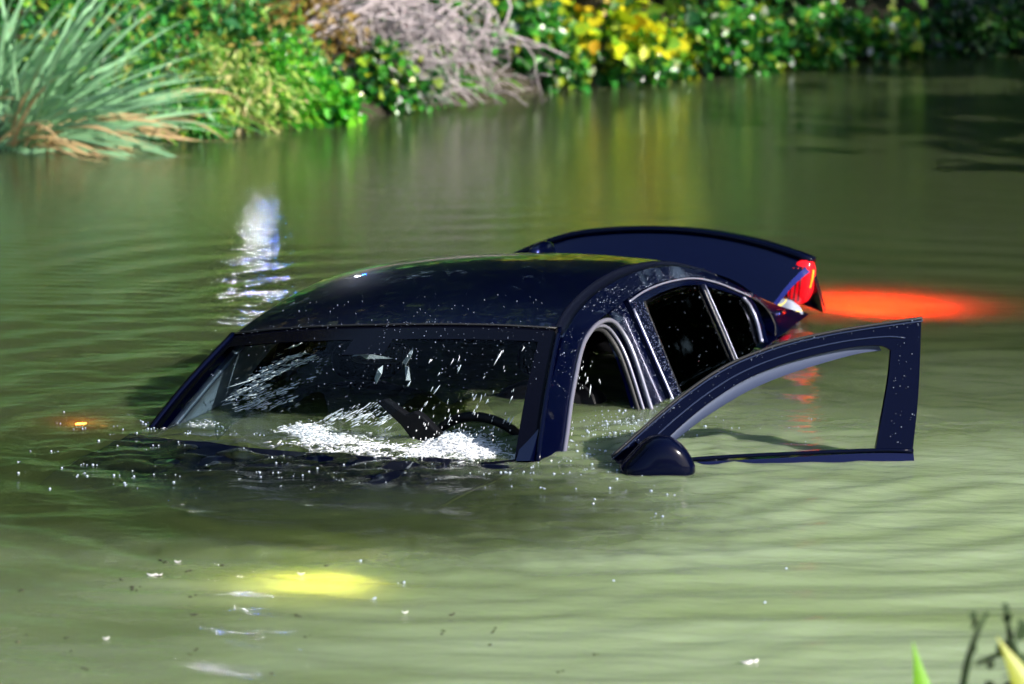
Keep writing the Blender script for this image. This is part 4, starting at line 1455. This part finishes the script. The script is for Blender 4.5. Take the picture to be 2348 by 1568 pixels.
shrub('ivy', 'dark ivy mass just beyond the right edge of the picture', 'ivy', 3.4, 0.05, (0.42, 0.25, 0.32), 1300, 0.055, M_SHADED, rounded=True, aspect=0.85, group=SH)
shrub('ivy', 'dark ivy mass farthest beyond the right edge of the picture', 'ivy', 4.1, 0.05, (0.45, 0.25, 0.34), 1200, 0.06, M_SHADED, rounded=True, aspect=0.85, group=SH)


def tuft(label, x, inland, nb, Lr, mat, lean=1.2, W=(0.006, 0.014), up=0.0):
    y = float(bank_y(x)) + inland
    root = empty('grass_tuft', (x, y, max(0.0, float(ground_z(x, y))) + up))
    tag(root, label, 'grass', 'grass tufts on the far bank')
    vf = []
    for _ in range(nb):
        a = rng.normal(lean, 0.55)
        V_, F_ = blade((rng.normal(0, 0.10), rng.normal(0, 0.08), -0.03), (math.cos(a), rng.normal(-0.4, 0.35), math.sin(a)), (rng.normal(0.1, 0.5), rng.normal(-0.25, 0.3), -rng.uniform(0.4, 1.8)), rng.uniform(*Lr), rng.uniform(*W), 7)
        vf.append((V_, F_))
    v_, f_ = merge(*vf)
    mesh_obj('blades', v_, f_, mat, root)['kind'] = 'stuff'
    return root


tuft('light green grass tuft arching over the low herb right of the sedge', -1.75, 0.15, 90, (0.2, 0.42), M_BRIGHT, 0.7)
tuft('grass tuft of mixed green and yellow blades above the low herb', -1.95, 0.40, 110, (0.25, 0.5), M_HERB, 0.9)
tuft('straw coloured grass tuft hanging beside the pale feathery plant', -1.55, 0.25, 80, (0.2, 0.42), M_PALE, 0.9)
tuft('yellow green grass tuft on top of the pale feathery plant', -1.30, 0.40, 90, (0.2, 0.40), M_PALE, 1.3)
tuft('bright green grass tuft left of the glossy creeper', -1.08, 0.15, 90, (0.15, 0.34), M_BRIGHT, 1.2)
tuft('dry tan grass tuft trailing in the water under the sedge', -2.12, -0.02, 50, (0.2, 0.42), M_SEDGE_DRY, 0.4, (0.010, 0.020))
tuft('dark green grass tuft high on the bank left of the ochre bramble', -1.45, 0.85, 110, (0.25, 0.5), M_HERB, 1.0)
tuft('green grass tuft poking through the grey branches', -0.35, 0.25, 50, (0.15, 0.3), M_BRIGHT, 1.0)
# fuller growth further up the bank, mostly above the picture
UP = [(-3.6, 1.0, M_HERB, 'green bush on the upper bank beyond the left edge'), (-2.9, 1.5, M_HERB, 'green bush on the upper bank behind the upright sedge'), (-2.15, 1.7, M_HERB, 'green bush on the upper bank above the nettle patch'),
      (-0.55, 1.7, M_HERB, 'green bush on the upper bank above the grey branches'), (0.35, 1.2, M_YELLOW, 'yellow bush on the upper bank above the large yellow leaves'), (1.0, 1.1, M_MID, 'green bush on the upper bank above the bright ivy'),
      (1.7, 1.1, M_MID, 'green bush on the upper bank above the bare twig'), (2.4, 1.0, M_SHADED, 'dark bush on the upper bank above the shaded ivy'), (3.1, 0.8, M_SHADED, 'dark bush on the upper bank above the darkest ivy'), (3.9, 0.6, M_SHADED, 'dark bush on the upper bank beyond the right edge')]
for x_, inl, mt, lab in UP:
    shrub('bank_bush', lab, 'bush', x_, inl, (0.62, 0.45, 0.75 if x_ < 0 else 0.95), 1500, 0.11, mt, aspect=0.6, nclump=36, group='bushes on the upper bank', lift=0.1)

# ---------------------------------------------------------------- heap of dead grey branches
root = empty('branch_heap', (-0.30, float(bank_y(-0.30)) + 0.1, 0.0))
tag(root, 'heap of dead grey branches arching down to the water', 'branches')
bo = np.array(root.location)


def stick(p0, p1, sag, r, name='branch'):
    mid_ = (p0 + p1) / 2 + sag
    pth = resample([p0 - bo, mid_ - bo, p1 - bo], 8) + rng.normal(0, 0.004, (8, 3))
    v_, f_ = sweep(pth, r, r, sides=5, taper=np.linspace(1, 0.45, 8))
    return v_, f_


for i in range(46):          # straight poles leaning up to the right
    px, py = rng.uniform(650, 790), rng.uniform(50, 140)
    p0 = at_y(px, py, 28.2 + rng.normal(0, 0.12))
    L_ = rng.uniform(110, 300)
    a = math.radians(rng.normal(24, 7))
    p1 = at_y(px + L_ * math.cos(a), py - L_ * math.sin(a), 28.3 + rng.normal(0, 0.15))
    v_, f_ = stick(p0, p1, np.array([0, 0, 0.02]), rng.uniform(0.011, 0.022))
    mesh_obj('branch', v_, f_, M_TWIG, root)
for i in range(80):         # arching crown falling to the water on the right
    px, py = rng.normal(890, 110), rng.uniform(-40, 90)
    p0 = at_y(px, py, 28.35 + rng.normal(0, 0.1))
    qx, qy = rng.normal(1010, 105), rng.uniform(90, 236)
    p1 = at_y(qx, qy, 28.15 + rng.normal(0, 0.08))
    v_, f_ = stick(p0, p1, np.array([0.10, -0.05, 0.10]) * rng.uniform(0.2, 1.6), rng.uniform(0.008, 0.018))
    mesh_obj('branch', v_, f_, M_TWIG, root)
for i in range(70):          # tangle at the waterline
    px, py = rng.normal(890, 95), rng.normal(165, 38)
    L_ = rng.uniform(60, 190)
    a = math.radians(rng.normal(-32, 30))
    p0 = at_y(px, min(py, 215), 28.05 + rng.normal(0, 0.08))
    p1 = at_y(px + L_ * math.cos(a), min(py - L_ * math.sin(a), 240), 28.0 + rng.normal(0, 0.08))
    v_, f_ = stick(p0, p1, np.array([0, 0, rng.normal(0.02, 0.02)]), rng.uniform(0.006, 0.013))
    mesh_obj('branch', v_, f_, M_TWIG, root)
tw = []
for i in range(300):
    px = rng.normal(950, 125)
    py = rng.normal(95 + (px - 950) * 0.32, 52)
    if py > 236:
        continue
    L_ = rng.uniform(20, 80)
    a = math.radians(rng.normal(-30, 34))
    yy = 28.1 + rng.normal(0, 0.14)
    p0 = at_y(px, py, yy)
    p1 = at_y(px + L_ * math.cos(a), py - L_ * math.sin(a), yy + rng.normal(0, 0.04))
    tw.append(sweep(np.array([p0 - bo, (p0 + p1) / 2 - bo + rng.normal(0, 0.006, 3), p1 - bo]), 0.004, 0.004, sides=3))
v_, f_ = merge(*tw)
o = mesh_obj('fine_twigs', v_, f_, M_TWIG, root)
o['kind'] = 'stuff'
# a bare twig hanging over the water further right
p0, p1 = at_y(1664, 92, 29.45), at_y(1699, 168, 29.40)
v_, f_ = sweep(resample([p0, (p0 + p1) / 2 + np.array([-0.006, 0, 0.01]), p1], 8), 0.013, 0.013, sides=6, taper=np.linspace(0.7, 1, 8))
o = mesh_obj('bare_twig', v_, f_, M_TWIG)
tag(o, 'single bare mauve twig hanging to the water before the ivy', 'twig')

# ---------------------------------------------------------------- plants on the near bank, bottom right
def near_blade(name, label, px, py, Y, d0, bend, L_, W_, mat, group=None):
    tip = at_y(px, py, Y)
    V_, F_ = blade((0, 0, 0), d0, bend, L_, W_, 14)
    sh = tip - V_[14 * 2 - 1]
    root = mesh_obj(name, V_, F_, mat)
    root.location = tuple(sh)
    tag(root, label, 'reed', group)
    return root


M_NEAR = leaf_mat('near_blade', [(0.0, (0.16, 0.42, 0.02)), (1.0, (0.20, 0.46, 0.02))], trans=0.45)
M_NEAR2 = leaf_mat('near_blade_yellow', [(0.0, (0.34, 0.40, 0.04)), (1.0, (0.38, 0.42, 0.05))], trans=0.4)
NB = 'reed shoots on the near bank'
near_blade('reed_shoot', 'bright green blurred reed shoot rising at the bottom right', 2092, 1470, 13.6, (-0.10, 0.10, 1.0), (-0.12, 0, 0), 0.60, 0.085, M_NEAR, NB)
near_blade('reed_shoot', 'yellow green blurred reed shoot crossing the dark weed at bottom right', 2284, 1458, 12.9, (-0.40, 0.02, 1.0), (-0.2, 0, 0.0), 0.5, 0.085, M_NEAR2, NB)
weed = empty('dark_weed', tuple(at_y(2290, 1640, 13.0)))
tag(weed, 'dark leafy weed stalks blurred in the bottom right corner', 'weed')
wo = np.array(weed.location)
M_WEED = leaf_mat('weed_leaf', [(0.0, (0.008, 0.022, 0.006)), (0.7, (0.02, 0.045, 0.01)), (1.0, (0.05, 0.09, 0.015))], rough=0.9, trans=0.15)
for pts in ([(2200, 1640), (2215, 1530), (2240, 1450), (2262, 1405)], [(2330, 1640), (2325, 1520), (2312, 1440), (2302, 1384)], [(2345, 1620), (2325, 1480), (2290, 1500), (2240, 1520)]):
    pth = resample([at_y(px, py, 13.0 + rng.normal(0, 0.03)) - wo for px, py in pts], 14)
    v_, f_ = sweep(pth, 0.024, 0.024, sides=6, taper=np.linspace(1, 0.45, 14))
    mesh_obj('stalk', v_, f_, M_WEED, weed)
for (px, py, s_) in ((2232, 1400, 0.020), (2302, 1382, 0.016), (2225, 1440, 0.016), (2245, 1520, 0.022), (2262, 1530, 0.018), (2240, 1418, 0.014), (2330, 1470, 0.035), (2318, 1520, 0.04), (2340, 1540, 0.045), (2300, 1425, 0.02), (2335, 1500, 0.05), (2322, 1555, 0.055), (2345, 1575, 0.06), (2260, 1560, 0.03), (2235, 1480, 0.018), (2340, 1440, 0.03)):
    p_ = at_y(px, py, 13.0) - wo
    v_, f_ = leaf_mesh([p_], [rng.normal(0, 1, 3)], [np.array([0.3, -1, 0.3]) + rng.normal(0, 0.3, 3)], np.array([s_ * 1.5]), np.array([s_]), True)
    np_mesh_obj('leaf', v_, f_, M_WEED, weed)

# ---------------------------------------------------------------- trees round the pond (outside the picture, mirrored in water, paint and glass)
def tree_parts(seed, H, R, mat, nleaf=3000):
    r3 = np.random.default_rng(seed)
    tr = [sweep(np.array([(0, 0, -0.3), (0.05, 0.02, H * 0.35), (0.1, -0.05, H * 0.75)]), 0.42, 0.42, sides=8, taper=[1, 0.75, 0.3])]
    cl = []
    for i in range(26):
        a = r3.uniform(0, 2 * PI)
        h_ = r3.uniform(0.22, 0.98) * H
        rr = R * math.sin(PI * min(0.97, max(0.12, (h_ / H) ** 0.8))) * r3.uniform(0.5, 1.0)
        e_ = np.array([math.cos(a) * rr, math.sin(a) * rr, h_])
        b_ = np.array([0.05, 0, max(0.8, h_ - rr * 0.7)])
        b_[2] = min(b_[2], H * 0.72)
        tr.append(sweep(resample([b_, (b_ + e_) / 2 + np.array([0, 0, 0.2]), e_], 5), 0.12, 0.12, sides=5, taper=np.linspace(1, 0.25, 5)))
        cl.append(e_)
    cl = np.array(cl)
    k = r3.integers(0, len(cl), nleaf)
    P_ = cl[k] + r3.normal(0, 1, (nleaf, 3)) * np.array([0.75, 0.75, 0.6]) * R * 0.30
    P_[:, 2] = np.maximum(P_[:, 2], 0.5)
    T_ = r3.normal(0, 1, (nleaf, 3)) + np.array([0, 0, -0.4])
    N_ = r3.normal(0, 0.6, (nleaf, 3)) + np.array([0, 0, 0.7])
    L_ = 0.46 * np.exp(r3.normal(0, 0.25, nleaf))
    return merge(*tr), leaf_mesh(P_, T_, N_, L_, L_ * 0.6)


protos = []
for i, (H_, R_t, mt) in enumerate(((13.0, 3.6, M_FAR), (11.0, 3.2, M_FAR2), (15.0, 3.8, M_FAR))):
    (tv, tf), (lv, lf) = tree_parts(40 + i, H_, R_t, mt)
    t_root = empty('pond_tree')
    t_o = mesh_obj('trunk', tv, tf, M_BARK, t_root)
    c_o = np_mesh_obj('crown', lv, lf, mt, t_root)
    protos.append((t_root, t_o, c_o))
spots = [(-15, 35, 0), (-10.5, 37, 2), (-6.5, 36, 1), (-2.6, 38, 0), (1.4, 37.5, 2), (5.0, 37, 0), (8.8, 36, 2), (12.5, 34, 0), (10.0, 30.5, 2), (9.5, 30.2, 0), (20.0, 25.0, 1), (12.8, 29, 2), (-12.5, 29.5, 1), (-14, 24, 0), (-13, 19, 2),
         (-4.5, 43, 2), (3.5, 43, 2), (7.5, 41, 0), (-9, 43, 2), (15, 28, 2), (-18, 30, 0), (-0.6, 41, 2), (5.6, 40, 2), (-6.8, 40.5, 2), (10.5, 40, 2), (-12.5, 40, 2), (1.6, 45, 2), (-3, 47, 2), (6.5, 46, 2)]
first = [True] * 3
for j, (tx, ty, k) in enumerate(spots):
    t_root, t_o, c_o = protos[k]
    if first[k]:
        r_ = t_root
        first[k] = False
    else:
        r_ = t_root.copy()
        COL.objects.link(r_)
        for ch_ in (t_o, c_o):
            c_ = ch_.copy()
            COL.objects.link(c_)
            c_.parent = r_
    r_.location = (tx, ty, max(0.0, float(ground_z(tx, ty)) - 0.1))
    r_.rotation_euler = (0, 0, j * 2.1)
    s_ = 0.9 + 0.25 * ((j * 37) % 10) / 10
    r_.scale = (s_, s_, s_)
    tag(r_, 'tall broadleaf tree standing back from the pond, above the picture', 'tree', 'trees round the pond')

hb_root = empty('hedge_bush')
P_, out_ = cloud((0, 0, 0.4), (2.0, 1.5, 2.6), 2600, 60, 0.16)
P_[:, 2] = np.maximum(P_[:, 2], 0.02)
n_ = len(P_)
L_ = 0.26 * np.exp(rng.normal(0, 0.25, n_))
hv_, hf_ = leaf_mesh(P_, out_ + rng.normal(0, 0.7, (n_, 3)), out_ * 0.6 + np.array([0, 0, 0.5]) + rng.normal(0, 0.4, (n_, 3)), L_, L_ * 0.65)
hb_c = np_mesh_obj('foliage', hv_, hf_, M_FAR, hb_root)
hb_s = mesh_obj('stem', *sweep(np.array([(0, 0, -0.2), (0.1, 0, 0.9), (0.2, 0.1, 1.8)]), 0.14, 0.14, sides=6, taper=[1, 0.7, 0.3]), M_BARK, hb_root)
hspots = [(7.8, 31.5), (8.0, 29.0), (8.1, 26.6), (8.2, 24.2), (8.6, 21.8), (10.4, 27.5), (10.6, 24.0), (9.2, 19.4), (5.4, 34.6), (2.2, 34.4), (-1.6, 34.8), (-5.0, 33.0), (-8.0, 31.0), (-11.0, 28.0), (-11.5, 24.5), (-12, 21), (0.4, 36.2), (-3.4, 35.4), (3.8, 36.0)]
for j, (hx, hy) in enumerate(hspots):
    r_ = hb_root
    if j:
        r_ = hb_root.copy()
        COL.objects.link(r_)
        for ch_ in (hb_c, hb_s):
            c_ = ch_.copy()
            COL.objects.link(c_)
            c_.parent = r_
    r_.location = (hx, hy, max(0.0, float(ground_z(hx, hy)) - 0.1))
    r_.rotation_euler = (0, 0, j * 1.7)
    s_ = 0.85 + 0.3 * ((j * 53) % 10) / 10
    r_.scale = (s_, s_, s_)
    tag(r_, 'dense dark hedge bush standing back from the pond, outside the picture', 'bush', 'hedge round the pond')

# ---------------------------------------------------------------- rescue lights on the bank, seen as streaks on the water
m_w = emitter('white_lamp', (0.95, 0.97, 1.0), 190.0, (0.9, 0.9, 0.9))
m_b = emitter('blue_lamp', (0.02, 0.16, 1.0), 140.0, (0.02, 0.05, 0.6))


def lamp_stand(name, label, x, y, z, mat, w, h):
    g_ = float(ground_z(x, y))
    root = empty(name, (x, y, g_))
    tag(root, label, 'lamp')
    hh = z - g_
    mesh_obj('pole', *sweep(np.array([(0, 0.05, 0), (0, 0.05, hh * 0.5), (0, 0.05, hh)]), 0.03, 0.03, sides=8), M_STEM, root)
    for a in (0.5, 2.6, 4.7):
        mesh_obj('leg', *sweep(np.array([(0, 0.05, 0.35), (0.35 * math.cos(a), 0.05 + 0.35 * math.sin(a), -0.05)]), 0.02, 0.02, sides=6), M_STEM, root)
    hd = mesh_obj('lamp_housing', *ellipsoid((0, 0.05, hh), (w * 0.6, 0.05, h * 0.6), 16, 10, 0.6), BLACK_TRIM, root)
    mesh_obj('lamp_lens', *ellipsoid((0, 0.0, hh), (w / 2, 0.03, h / 2), 16, 10, 0.7), mat, hd)
    return root


lamp_stand('floodlight', 'white floodlight on a stand beyond the bank, streaking the water', -1.47, 32.0, 1.42, m_w, 0.026, 0.18)
lamp_stand('blue_beacon', 'blue beacon lamp on a stand beyond the bank, streaking the water', -1.395, 32.0, 1.40, m_b, 0.020, 0.14)
